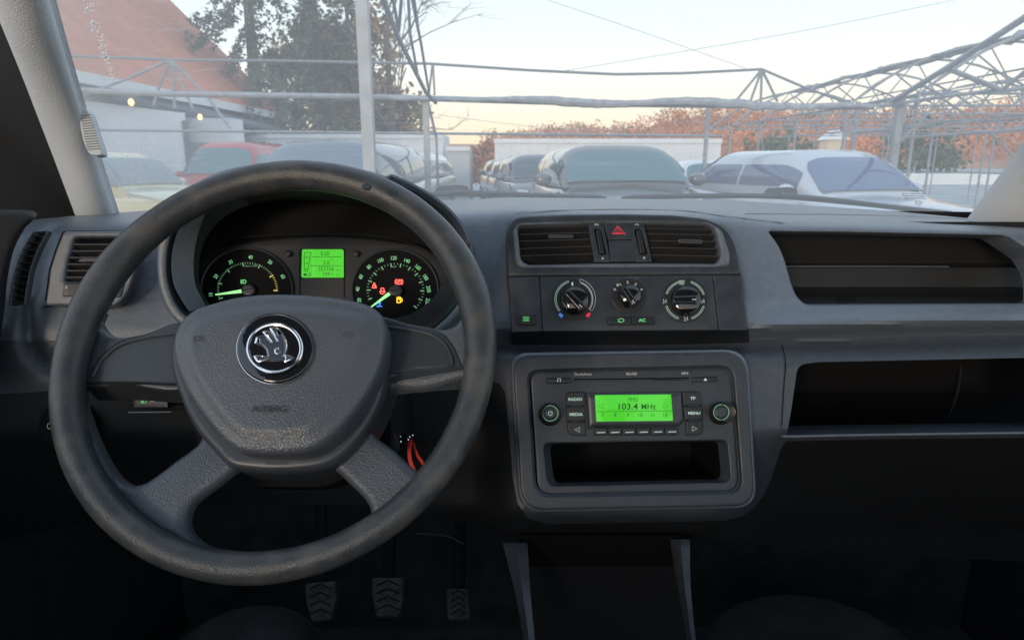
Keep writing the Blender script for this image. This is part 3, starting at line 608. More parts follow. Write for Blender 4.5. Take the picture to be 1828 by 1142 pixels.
txt_mb(Q, 'FM2', *z7(847, 344), 7.4, PD, .0005, wx=1.0, bold=-.005); txt_mb(Q, '103.4', *z7(810, 390), 11, PD, .0005, wx=1.12, bold=.02); txt_mb(Q, 'MHz', *z7(948, 390), 10, PD, .0005, wx=1.0, bold=.01)
for i, s_ in enumerate(('7', '8', '9', '10', '11', '12')): txt_mb(Q, s_, *z7(648 + i * 81.8, 444), 7.0, PD, .0005, wx=.95)
Q.obj('display_text', M_lcdink, lc, 0)
strips('display_lines', [Z7([(612, 421), (1102, 416)]), Z7([(654, 368), (618, 386), (654, 404), (654, 368)]), Z7([(1045, 366), (1080, 384), (1045, 402), (1045, 366)])], .9, PD, .0005, M_lcdink, lc)
for i in range(6):
    u = 592 + i * 93.5
    b = button('preset_button', Z7([(u, 527), (u + 88, 525.5), (u + 89, 577), (u, 579)]), 1.5, PR, M_dark, rad, .003)
    strips('button_dash', [Z7([(u + 18, 559 - i * .9), (u + 72, 557 - i * .9)])], 1.6, PR.off(.003), .0005, M_pale, b)
def rknob(u, v, r, cap_u, label, power):
    x, y = z7(u, v); cx_, cy_ = z7(cap_u, v - 8)
    M = MB(); loops = []
    for f_, s_, h_ in ((0, 1.12, -.001), (.0, 1.1, .003), (.25, 1.0, .006), (.8, .93, .017), (1, .86, .0195), (1, .70, .0185), (1, .05, .0185)):
        xx, yy = x + (cx_ - x) * f_, y + (cy_ - y) * f_; q = ell(xx, yy, r * s_, r * s_, 36); loops.append(list(PR.pt(*q.T) + PR.n * h_))
    M.loft(loops, cap1=True); k = M.obj('rotary_knob', M_dark, rad, 30, label)
    PP = PR.off(.0188); q = ell(cx_, cy_, r * .74, r * .74, 32); strips('lit_ring', [np.vstack([q, q[:1]])], 1.3, PP, .0003, M_greend, k)
    c2 = slab('knob_cap', ell(cx_, cy_, r * .6, r * .6, 30), PR.off(.0205), .002, M_trim, k, bev=4, bevm=.001)
    if power: strips('power_symbol', [ell(cx_, cy_, 3.6, 3.8, 16, -60, 240), np.array([(cx_, cy_ - 4.6), (cx_, cy_ - .4)])], 1.1, PR.off(.0205), .0005, M_pale, c2)
rknob(300, 440, 18.5, 303, 'left volume knob with power symbol', True)
rknob(1420, 433, 18.5, 1427, 'right tuning knob with plain cap', False)
# ============================================================ LEFT VENTS
z4 = lambda u, v: (u / 3.937, 370 + v / 3.937)
Z4 = lambda l: np.array([z4(*p) for p in l])
PV = Plane(165, 480, .752, 15, 12)
vt = thing('side_air_vent', P(165, 480, .76), 'square slatted air vent at the left end of the dashboard, behind the steering wheel rim', 'air vent')
vo = rr(Z4([(440, 166), (960, 162), (972, 400), (905, 600), (820, 703), (312, 692), (345, 430), (390, 290)]), [6, 20, 12, 14, 14, 6, 4, 4])
vi = rr(Z4([(525, 214), (930, 214), (915, 420), (880, 520), (455, 520), (478, 380)]), [6, 12, 12, 4, 2, 4])
slab('vent_surround', vo, PV.off(.004), .02, M_dash, vt, bev=5, bevm=.005, step=7, holes=[vi], hole_thick=.015)
slab('vent_cavity', vo, PV.off(-.02), .001, M_black, vt)
for k in range(6):
    v = 262 + k * 46; M = MB(); q = []
    for u in (515 - k * 11, 925 - k * 6):
        x, y = z4(u, v); p = PV.pt(x, y); upv = np.array([0, .4, .9]); q.append([p + PV.n * .002 + upv * .0008, p + PV.n * .002 - upv * .001, p - PV.n * .016 - upv * .008, p - PV.n * .016 - upv * .005])
    M.loft(q, cap0=True, cap1=True); M.obj('vent_blade', M_slat, vt, 30)
slab('vent_tab', rr(Z4([(545, 372), (590, 350), (720, 352), (724, 382), (560, 386)]), 2), PV.off(.010), .014, M_slat, vt, bev=2, bevm=.001)
ws = slab('wheel_housing', rr(Z4([(448, 530), (880, 530), (850, 632), (436, 628)]), 3), PV.off(.005), .01, M_dark, vt, bev=2, bevm=.001)
txt('zero_mark', '0', *z4(468, 564), 4.6, PV.off(.005), M_white, ws, .0006, wx=1.3, bold=.03)
ix, iy = z4(832, 566); strips('airflow_mark', [np.array([(ix - 4, iy + 3), (ix + 1, iy + 1), (ix + 4, iy - 2)]), np.array([(ix - 2, iy - 3), (ix + 2, iy - 1), (ix + 5, iy + 3)])], 2, PV.off(.005), .0006, M_white, ws)
gr_ = thing('demister_grille', P(50, 480, .75), 'narrow curved grille with a column of slots at the left dashboard edge', 'air grille')
cav = (grille_hole - grille_hole.mean(axis=0)) * .98 + grille_hole.mean(axis=0)
GP = Plane(50, 480, .744, 12, 16)
slab('grille_cavity', cav, GP.off(-.02), .001, M_black, gr_)
L_ = cr(Z4([(244, 170), (170, 300), (118, 440), (90, 580), (78, 690)]), False, 8); R_ = cr(Z4([(326, 170), (258, 300), (206, 440), (178, 580), (164, 690)]), False, 8)
slab('grille_frame', np.vstack([L_ + (-3.5, 0), (R_ + (3.5, 0))[::-1]]), GP.off(.003), .012, M_dash, gr_, bev=2, bevm=.001, step=8, holes=[np.vstack([L_ + (0, 1.5), (R_ + (0, -1.5))[::-1]])], hole_thick=.012)
for k in range(1, 12):
    t = k / 12; i = t * (len(L_) - 1); a = L_[int(i)] + (L_[min(int(i) + 1, len(L_) - 1)] - L_[int(i)]) * (i % 1); b = R_[int(i)] + (R_[min(int(i) + 1, len(R_) - 1)] - R_[int(i)]) * (i % 1)
    M = MB(); q = []
    for p_ in (a, b):
        p = GP.pt(*p_); q.append([p + GP.n * .003 + (0, 0, .0006), p + GP.n * .003 - (0, 0, .0006), p - GP.n * .012 - (0, 0, .002), p - GP.n * .012 + (0, 0, 0)])
    M.loft(q, cap0=True, cap1=True); M.obj('grille_bar', M_slat, gr_, 30)
# headlight controls low on the left
ls = thing('headlight_level_switch', P(262, 718, .77), 'small recessed switch with green headlamp symbol low behind the left spoke', 'switch')
slab('switch_recess', rr([(226, 700), (306, 700), (306, 734), (229, 735)], 3), FD, .002, M_black, ls, bev=3, bevm=.002, step=8)
SP = Plane(262, 718, .757, 15)
slab('switch_face', rr([(236, 702), (300, 702), (300, 728), (238, 729)], 2), SP, .01, M_dark, ls, bev=2, bevm=.001)
strips('headlamp_symbol', lamp_icon(257, 716, .8), 1.1, SP, .0006, M_green, ls); strips('dash_symbol', [np.array([(269, 716), (276, 716)])], 1.3, SP, .0006, M_white, ls)
tb_ = MB(); tb_.tube([SP.pt(np.array(a), np.array(b)) for a, b in ((229, 736), (306, 735))], .0009, 6); tb_.obj('recess_edge', M_dash, ls)
rs_ = thing('rotary_light_switch', P(95, 760, .76), 'round dark light switch with dim green symbol, half hidden by the wheel rim', 'switch')
RP = Plane(105, 765, .752, 15)
slab('switch_ring', ell(115, 762, 48, 46, 40), RP, .01, M_black, rs_, bev=4, bevm=.003); slab('switch_dial', ell(115, 762, 24, 23, 30), RP.off(.012), .012, M_dark, rs_, bev=4, bevm=.003)
strips('lamp_symbol', [np.array([(86, 756), (90, 755), (93, 757), (94, 760), (93, 763), (90, 765), (86, 764), (85, 760), (86, 756)])], 1, RP, .0006, M_greend, rs_)
# ============================================================ STEERING WHEEL
M_rim = mat('worn_rim_foam', (.045, .051, .058), .35, spec=.5, bump=.35, bscale=900, kind='vor', col2=(.088, .086, .083), vscale=38, rvar=.09, lo=.46, hi=.72)
def crown_fn(a): return lambda x, y, d: a * (1 - np.exp(-d / 60.))
PW = Plane(493.8, 626, .56, 34)
wheel = thing('steering_wheel', PW.o, 'worn black four-spoke steering wheel with round chrome winged-arrow badge in the middle', 'steering wheel')
wu = np.array([1., 0, 0]); wv = np.cross(wu, PW.n); wv = wv if wv[2] > 0 else -wv
M = MB(); loops = []; NR = 144
for i in range(NR):
    a = 2 * math.pi * i / NR; rad_ = math.cos(a) * wu + math.sin(a) * wv
    thick = .0129 + .0010 * math.sin(a) + .0012 * (math.exp(-((a - .35) / .35) ** 2) + math.exp(-((a - math.pi + .35) / .35) ** 2))
    c = PW.o + rad_ * .1698; lp = []
    for k in range(24):
        b = 2 * math.pi * k / 24; rx_ = thick * math.cos(b); rz_ = thick * 1.0 * math.sin(b)
        lump = 1 + .012 * math.sin(7 * a + 2 * b) + .006 * math.sin(29 * a)
        lp.append(c + rad_ * rx_ * lump + PW.n * rz_ * lump)
    loops.append(lp)
V = [p for l in loops for p in l]; Fc = []
for i in range(NR):
    for k in range(24): Fc.append((i * 24 + k, i * 24 + (k + 1) % 24, ((i + 1) % NR) * 24 + (k + 1) % 24, ((i + 1) % NR) * 24 + k))
rim = obj('rim', V, Fc, M_rim, wheel, 0); rim.data.shade_smooth()
def proj(p):
    q = np.asarray(p) - C0; d = q @ FW; return CX + F * (q @ RT) / d, CY - F * (q @ UP) / d
x, y = 655, 332; dm = slab('grip_dimple', ell(x, y, 9, 7, 20), Plane(x, y, .5605, 50), .001, M_dark, wheel, bev=2, bevm=.0005)
PS = PW.off(-.010)
def rimpt(adeg, r=.163):
    a = math.radians(adeg); return proj(PW.o - PW.n * .004 + (math.cos(a) * wu + math.sin(a) * wv) * r)
top_l = [(120, 520), (148, 530), (166, 560), (182, 586), (206, 595), (250, 588), (318, 574)]
top_r = [(690, 566), (740, 574), (782, 581), (806, 578), (822, 562), (832, 535), (852, 520)]
arc_ = [rimpt(a) for a in np.linspace(14, -194, 60)]
outl = np.array(list(cr(top_l, False, 5)) + [(400, 560), (600, 556)] + list(cr(top_r, False, 5)) + arc_)
hole_l = cr([(140, 690), (300, 694), (322, 728), (350, 776), (300, 822), (262, 852), (242, 862), (222, 861), (196, 838), (168, 788), (148, 735), (138, 702)], n=4)
hole_r = cr([(690, 694), (760, 692), (842, 676), (840, 712), (826, 756), (802, 802), (776, 836), (754, 841), (738, 835), (700, 800), (658, 764), (676, 724)], n=4)
hole_b = cr([(430, 836), (490, 838), (560, 838), (586, 833), (620, 862), (650, 893), (658, 916), (650, 940), (614, 970), (550, 990), (490, 997), (430, 991), (368, 974), (336, 950), (329, 924), (342, 896), (380, 866), (418, 836)], n=4)
def dish(x, y, d):
    r = np.hypot((x - 490) / 370., (y - 640) / 350.)
    return -.012 * np.clip(1.05 - r, 0, 1)
sp = slab('spokes', outl, PS, .014, M_spoke, wheel, bev=15, bevm=.010, step=6, holes=[hole_l, hole_r, hole_b], crown=dish, back=tuple(-PW.n))
# ridge facets on the lower spokes
for a, b, c, d in (((382, 800), (352, 826), (300, 868), (232, 905)), ((610, 800), (640, 826), (690, 868), (742, 898))): pass
# upper satin insets with a stepped lower edge
PI_ = PS.off(-.001)
ins_l = cr([(332, 578), (260, 594), (215, 606), (186, 626), (164, 654), (150, 682), (154, 690), (230, 688), (330, 690)], n=5)
ins_r = cr([(660, 568), (730, 577), (782, 588), (808, 612), (822, 640), (828, 655), (818, 660), (750, 660), (670, 672)], n=5)
a = slab('spoke_cover', ins_l, PI_, .026, M_inset, wheel, bev=5, bevm=.003, step=6)
b = slab('spoke_cover', ins_r, PI_, .026, M_inset, wheel, bev=5, bevm=.003, step=6)
for par, poly in ((a, [(165, 674), (176, 652), (192, 634), (216, 616), (262, 603), (330, 594)]), (b, [(690, 584), (740, 591), (775, 601), (796, 618), (806, 640), (807, 652), (798, 655)])):
    q = cr(poly, False, 6); t = MB(); rs = [.0004] + [.0016] * (len(q) - 2) + [.0004]; t.tube([PI_.pt(*p_) + PI_.n * .0006 for p_ in q], rs, 8); t.obj('cover_ridge', M_inset, par)
for par, l0, l1 in ((a, [(148, 684), (230, 683), (318, 686)], [(160, 708), (235, 708), (330, 714)]), (b, [(676, 668), (750, 660), (826, 655)], [(686, 700), (755, 692), (824, 688)])):
    m = MB(); l0 = np.array(l0, float); l1 = np.array(l1, float); A = list(PI_.pt(*l0.T) + PW.n * .0012); B = list(PI_.pt(*l1.T) - PW.n * .012)
    m.loft([list(PI_.pt(*(l0 + (0, -3)).T) + PW.n * .0002), A, B], closed=False); m.obj('cover_underside', M_dark if par is a else M_inset, par)
# hub shroud and airbag pad
hub_o = cr([(338, 556), (304, 600), (300, 650), (316, 706), (342, 762), (378, 806), (408, 834), (450, 842), (500, 844), (556, 840), (596, 828), (630, 798), (662, 754), (684, 704), (694, 650), (688, 590), (660, 552), (600, 536), (490, 530), (400, 536)], n=5)
PHu = PW.off(.002)
slab('hub_shroud', hub_o, PHu.off(-.002), .05, M_inset, wheel, bev=14, bevm=.010, step=7)
pad_o = cr([(363, 543), (425, 528), (492, 523), (570, 526), (642, 536), (674, 552), (686, 576), (688, 611), (676, 662), (650, 712), (622, 752), (592, 784), (562, 804), (530, 811), (492, 813), (450, 812), (424, 806), (391, 782), (355, 738), (327, 694), (309, 650), (304, 611), (314, 578), (334, 556)], n=5)
PP_ = PW.off(.024)
def padcrown(x, y, d):
    t = np.clip((d - 18) / 26., 0, 1); t = t * t * (3 - 2 * t); dd = np.clip((y - 570) / 240, 0, 1)
    return .0035 * t + .004 * (1 - ((x - 493) / 195) ** 2)
pad = slab('airbag_pad', pad_o, PP_, .03, M_pad, wheel, bev=15, bevm=.010, step=5, crown=padcrown)
PE = Plane(*[float(v) for v in proj(PW.o)], .56, 34); PE = PW.off(.024 + .0098)
ex, ey = 490.3, 621
def ztop(zu, zv): return (290 + zu / 3.461, 510 + zv / 3.461)
disc = slab('badge_surround', ell(*ztop(693, 387), 68.5, 62.5, 64), PE, .009, M_gloss, wheel, bev=4, bevm=.0018, crown=lambda x, y, d: .0025 * np.clip(d / 60, 0, 1) ** .7, step=5)
PB = PE.off(.0018)
R = MB(); R.tube([PB.pt(*p_) for p_ in ell(*ztop(694, 388), 47.5, 43, 64)], .0016, 10, closed=True); R.obj('chrome_ring', M_chrome, disc)
R = MB(); R.tube([PE.pt(*p_) + PE.n * -.0012 for p_ in ell(*ztop(693, 387), 68.5, 63, 64)], .0006, 6, closed=True); R.obj('outer_ring', M_chromed, disc)
em = slab('badge_field', ell(*ztop(694, 388), 45, 41, 48), PB.off(.0006), .001, M_gloss, disc)
wing_fill = [(672, 268), (715, 268), (750, 310), (768, 360), (765, 400), (750, 440), (760, 430), (808, 450), (762, 472), (755, 460), (655, 460), (600, 472), (576, 440), (605, 440), (655, 440), (650, 405), (620, 370), (580, 362), (590, 325), (635, 318), (672, 360), (682, 352), (655, 320), (628, 290), (665, 286), (702, 318), (716, 345), (692, 300)]
wf = slab('winged_arrow', np.array([ztop(*p_) for p_ in wing_fill]), PB.off(.0018), .001, M_chromed, disc)
E = MB()
for l in ([(672, 268), (715, 266), (750, 310), (768, 360), (765, 400), (750, 440)], [(672, 268), (692, 300), (716, 345)], [(628, 290), (665, 286), (702, 318), (716, 345)], [(628, 290), (655, 320), (682, 356)], [(590, 325), (635, 317), (668, 342), (682, 356)], [(590, 325), (579, 362)], [(579, 362), (618, 368), (648, 400), (656, 442)], [(656, 458), (755, 461)], [(574, 438), (605, 436), (656, 442)], [(574, 438), (600, 473), (656, 458)], [(762, 430), (810, 450), (762, 473), (772, 452), (762, 430)]):
    q = cr([ztop(*p_) for p_ in l], False, 5); E.tube([PB.pt(*p_) + PB.n * .0021 for p_ in q], .00075, 6)
E.tube([PB.pt(*p_) + PB.n * .0021 for p_ in ell(*ztop(718, 408), 5.2, 4.9, 20)], .00055, 6, closed=True)
E.obj('winged_arrow_outline', M_chrome, disc)
# relief lettering and horn marks moulded in the pad
class OnPad:
    def __init__(s, off): s.off_ = off; s.n = PW.n
    def pt(s, px, py):
        px = np.asarray(px, float); py = np.asarray(py, float); sh = px.shape
        q = np.stack([px.ravel(), py.ravel()], 1); d = dist(q, pad_o)
        t = np.clip(d / 15, 0, 1); h = .010 * (np.sqrt(1 - (1 - t) ** 2) - 1) + padcrown(q[:, 0], q[:, 1], d) + s.off_
        return (PP_.pt(q[:, 0], q[:, 1]) + h[:, None] * PW.n).reshape(*sh, 3)
OP = OnPad(.0008)
M_emb = mat('moulded_mark', (.018, .02, .024), .5)
txt('moulded_text', 'AIRBAG', 488, 735, 11, OP, M_emb, pad, .0014, wx=1.18, bold=.01)
def horn(cx_, cy_, k, m_):
    return strips('horn_mark', [np.array([(cx_ - 8 * k, cy_ - 5), (cx_ - 8 * k, cy_ + 6)]), np.array([(cx_ - 8 * k, cy_ - 4), (cx_ + 8 * k, cy_ - 4), (cx_ + 8 * k, cy_ + 1), (cx_ + 3 * k, cy_ + 3), (cx_ - 2 * k, cy_ + 4), (cx_ - 4 * k, cy_ + 1)]), np.array([(cx_ - 1 * k, cy_ - 1), (cx_ + 6 * k, cy_ - 1)])], 1.2, OP, .0001, m_, pad)
horn(361, 609, 1, M_emb); horn(623, 602, -1, mat('moulded_mark_faint', (.06, .065, .07), .5))
sc = MB()
for i in range(26):
    x = rng.normal(513, 20); y = 805 + rng.normal(0, 2) - (x - 513) * .05; L_2 = rng.uniform(1, 4); a = rng.uniform(0, 3.1)
    s_ = strip('', np.array([(x, y), (x + L_2 * math.cos(a), y + L_2 * .5 * math.sin(a))]), .7, OnPad(.0016), 0, None); sc.add(s_.V, s_.Fc)
sc.obj('scuff_marks', mat('scuffed_plastic', (.28, .28, .28), .7), pad, 0)
# steering column
colm = thing('steering_column', P(520, 760, .68), 'black steering column shroud behind the wheel hub', 'steering column')
M = MB(); loops = []
for d_, s_, (cx_, cy_) in ((.60, 1, (500, 740)), (.66, 1.0, (520, 745)), (.80, .9, (560, 730))):
    q = rr([(cx_ - 150 * s_, cy_ - 110), (cx_ + 190 * s_, cy_ - 110), (cx_ + 200 * s_, cy_ + 60), (cx_ + 90 * s_, cy_ + 128), (cx_ - 60 * s_, cy_ + 128), (cx_ - 150 * s_, cy_ + 60)], 30); loops.append([P(a, b, d_) for a, b in q])
M.loft(loops, cap0=True); M.obj('column_shroud', M_black, colm)
M = MB(); M.tube([P(x_, y_, .655) for x_, y_ in ((507, 856), (552, 855))], .0008, 6); M.obj('tilt_lever_edge', M_slat, colm)
M = MB(); M.tube([P(668, 745, .60), P(676, 760, .61), P(692, 800, .63)], .012, 12); M.obj('lock_collar', M_dark, colm)
# key with red strap
key = thing('ignition_key', P(720, 785, .66), 'ignition key with small chrome rings and a red strap hanging right of the column', 'key')
M = MB(); M.tube([P(700, 785, .68), P(716, 784, .655), P(730, 788, .65)], [.009, .008, .005], 12); M.obj('key_head', M_gloss, key)
M = MB(); M.tube([P(*p_, .648) for p_ in ell(706, 780, 9, 5, 20)], .0009, 6, closed=True); M.tube([P(*p_, .645) for p_ in ell(722, 786, 7, 6, 20)], .0008, 6, closed=True); M.tube([P(*p_, .643) for p_ in ell(734, 778, 3, 4, 16)], .0007, 6, closed=True); M.obj('key_ring', M_chrome, key)
M_strap = mat('red_strap', (.75, .05, .03), .6, bump=.3, bscale=2000)
M = MB()
def ribbon(pts, w_, d_):
    q = cr(pts, False, 6); t = np.gradient(q, axis=0); t /= np.linalg.norm(t, axis=1)[:, None]; n_ = np.stack([-t[:, 1], t[:, 0]], 1)
    A = [P(*(a + b * w_ / 2), d_) for a, b in zip(q, n_)]; B = [P(*(a - b * w_ / 2), d_ - .001) for a, b in zip(q, n_)]
    A2 = [p - FW * .0008 for p in A]; B2 = [p - FW * .0008 for p in B]; M.loft([A, B, B2, A2, A], closed=False)
ribbon([(734, 782), (731, 800), (732, 820), (740, 842), (744, 852)], 6.5, .645); ribbon([(738, 790), (744, 810), (754, 825), (761, 842), (762, 850)], 4.5, .652)
M.obj('strap', M_strap, key)
# ============================================================ PEDALS, FOOTWELL, TUNNEL
M_rub = mat('dusty_pedal_rubber', (.03, .033, .033), .8, bump=.8, bscale=260, var=.45, vscale=70)
M_carpet = mat('dark_carpet', (.02, .021, .023), .95, bump=.8, bscale=500, var=.35, vscale=18)
def pedal(poly, lab, d_=1.05):
    Pp = Plane(sum(p[0] for p in poly) / len(poly), 1075, d_, 38)
    t = thing('pedal', Pp.o, lab, 'pedal', 'foot pedals')
    pd = slab('pedal_pad', rr(poly, 6), Pp, .02, M_rub, t, bev=4, bevm=.004)
    x0 = min(p[0] for p in poly); x1 = max(p[0] for p in poly); y0 = min(p[1] for p in poly); y1 = max(p[1] for p in poly); ls_ = []
    for k in range(1, 5):
        y = y0 + (y1 - y0) * k / 5; ls_.append(np.array([(x0 + 9, y), ((x0 + x1) / 2, y - 9), (x1 - 9, y)]))
    strips('tread', ls_, 3, Pp, .0006, M_black, pd)
    M = MB(); c = (x0 + x1) / 2; M.tube([P(c, y0 + 20, d_ + .03), P(c + 3, y0 - 60, d_ + .05), P(c, y0 - 160, d_ + .08)], .010, 8); M.obj('pedal_arm', M_black, t)
pedal([(544, 1040), (600, 1036), (600, 1070), (590, 1106), (556, 1110), (545, 1075)], 'left clutch pedal, tapered dusty pad partly behind the wheel rim')
pedal([(663, 1030), (722, 1030), (719, 1075), (712, 1100), (672, 1102), (664, 1070)], 'middle brake pedal, broad tapered dusty pad')
pedal([(797, 1050), (838, 1050), (840, 1106), (798, 1107)], 'right accelerator pedal, narrow upright pad')
tun = thing('tunnel_console', P(1070, 1060, .9), 'dark lower centre console with two pale curved side edges below the radio', 'centre console')
def leg(o_, d0, d1):
    A, B = [np.array(l, float) for l in o_]; A = cr(A, False, 6); B = cr(B, False, 6); n = len(A); d = np.linspace(d0, d1, n)
    mid = (A + B) / 2
    M = MB(); a = [P(x, y, q + .012) for (x, y), q in zip(A, d)]; m_ = [P(x, y, q) for (x, y), q in zip(mid, d)]; b = [P(x, y, q + .004) for (x, y), q in zip(B, d)]; e_ = [p + FW * .012 for p in b]; z_ = [p + FW * .008 for p in a]
    M.loft([z_, a, m_, b, e_], closed=False); return M.obj('side_edge', M_dashlow, tun)
leg([[(897, 968), (908, 1010), (920, 1060), (934, 1142), (936, 1165)], [(941, 968), (944, 1010), (947, 1060), (955, 1142), (958, 1165)]], .83, .74)
leg([[(1198, 962), (1205, 1010), (1214, 1060), (1228, 1142), (1232, 1165)], [(1232, 962), (1232, 1010), (1234, 1060), (1242, 1142), (1246, 1165)]], .83, .74)
M = MB(); A = [(935, 960), (1205, 958)]; M.loft([[P(925, 955, .84), P(1220, 955, .84)], [P(938, 1010, .88), P(1210, 1010, .88)], [P(958, 1165, .86), P(1225, 1165, .86)]], closed=False); M.obj('front_panel', M_black, tun)
# ============================================================ CAR SHELL: pillars, doors, roof, floor
shell = thing('car_interior_shell', (0, .9, .2), 'light grey windscreen pillars and dark door and floor trim round the dashboard', 'car interior')
def pillar(edge_o, edge_i, name_, label):
    # two picture edges with depths -> rounded trim running from dashboard to roof
    M = MB(); A = cr([(p[0], p[1]) for p in edge_o], False, 6); B = cr([(p[0], p[1]) for p in edge_i], False, 6); n = len(A)
    dA = np.linspace(edge_o[0][2], edge_o[-1][2], n); dB = np.linspace(edge_i[0][2], edge_i[-1][2], n); L_s = []
    for f_ in (0, .06, .2, .38, .55, .7, .82, .92, .98, 1):
        row = []
        for k in range(n):
            x = A[k][0] * (1 - f_) + B[k][0] * f_; y = A[k][1] * (1 - f_) + B[k][1] * f_; d = dA[k] * (1 - f_) + dB[k] * f_
            d -= .030 * (math.sqrt(max(0, 1 - (2 * f_ - 1) ** 2)) ) ; row.append(P(x, y, d))
        L_s.append(row)
    L_s.append([p + FW * .012 for p in L_s[-1]])
    M.loft(L_s, closed=False); return M.obj(name_, M_beige, shell, 60, label)
pillar([(-95, -180, .62), (8, 60, .74), (70, 215, .86), (140, 400, 1.02)], [(40, -180, .62), (106, 60, .76), (160, 240, .90), (212, 400, 1.04)], 'pillar_trim', 'left windscreen pillar trim with an oval ribbed tweeter grille')
pillar([(2110, -180, .62), (1925, 110, .74), (1830, 250, .88), (1708, 415, 1.06)], [(2250, -180, .62), (2140, 110, .70), (2050, 250, .80), (1960, 440, .95)], 'pillar_trim', 'right windscreen pillar trim')
PT = Plane(160, 238, .865, 8, 12)
def tweet():
    o_ = cr([(142, 200), (152, 196), (160, 204), (170, 235), (181, 270), (178, 277), (162, 276), (152, 262), (144, 232)], n=4)
    g = slab('tweeter_grille', o_, PT, .02, M_beige, shell, bev=2, bevm=.0015, step=3)
    strips('grille_ribs', [np.array([(143 + k * .85, 203 + k * 4.6), (161 + k * 1.35, 201 + k * 4.6)]) for k in range(1, 15)], 1.6, PT, .0008, mat('rib_line_grey', (.22, .22, .215), .8), g)  # darker grey lines across the grille
tweet()
M = MB(); M.loft([[P(-520, -260, .75), P(-520, 120, .8), P(-520, 500, .82)], [P(-170, -260, .75), P(-90, 120, .90), P(-70, 420, .95)], [P(-70, -260, .72), P(10, 60, .84), P(145, 410, 1.08)]], closed=False)
M.obj('door_frame_trim', M_shadetrim, shell, 60)
slab('door_card', cr([(-300, 376), (-20, 378), (60, 384), (40, 412), (18, 455), (6, 510), (0, 570), (-14, 640), (-60, 700), (-300, 700)], n=4), Plane(0, 480, .70, 5, 35), .05, M_shadetrim, shell, bev=8, bevm=.008, step=12, back=(-.5, .8, 0))
M = MB()
for x_ in (-.76, 1.04): M = MB(); M.box((x_, .22, .79), .05, 2.84, .96); M.obj('door_panel', M_dark, shell)
M = MB(); M.box((.14, -.45, 2.03), 1.9, 1.9, .03); M.box((.14, .47, 1.97), 1.75, .12, .07); M.obj('roof_lining', M_beige, shell)
M = MB(); M.box((.14, .3, .36), 1.8, 3.0, .03); M.box((.14, 1.34, .78), 1.85, .03, .9); M.obj('floor_carpet', M_carpet, shell)
M = MB(); M.ico(tuple(P(440, 1180, 1.05)), .09, 3, (1.3, 1.2, .7)); M.obj('carpet_hump', M_carpet, shell)
M = MB(); M.ico(tuple(P(1455, 1190, 1.1)), .13, 3, (1.4, 1.2, .6)); M.obj('carpet_hump', M_carpet, shell)
M = MB(); M.box((.14, -1.35, .82), 1.85, .04, 1.0); M.obj('rear_light_blocker', M_dark, shell)  # unseen panel added behind the seats to block low light
M = MB()
for k in range(2):
    x0 = -.62 + k * .95
    M.box((x0 + .27, -.45, .78), .52, .14, .62, rx=-.25); M.box((x0 + .27, -.12, .56), .52, .52, .14)
M.obj('front_seat', M_dark, shell)
M = MB(); M.tube([P(x, y, 1.02) for x, y in cr([(742, 952), (770, 953), (800, 957), (830, 972)], False, 5)], .0008, 5); wo = M.obj('hanging_wire', M_slat, shell)
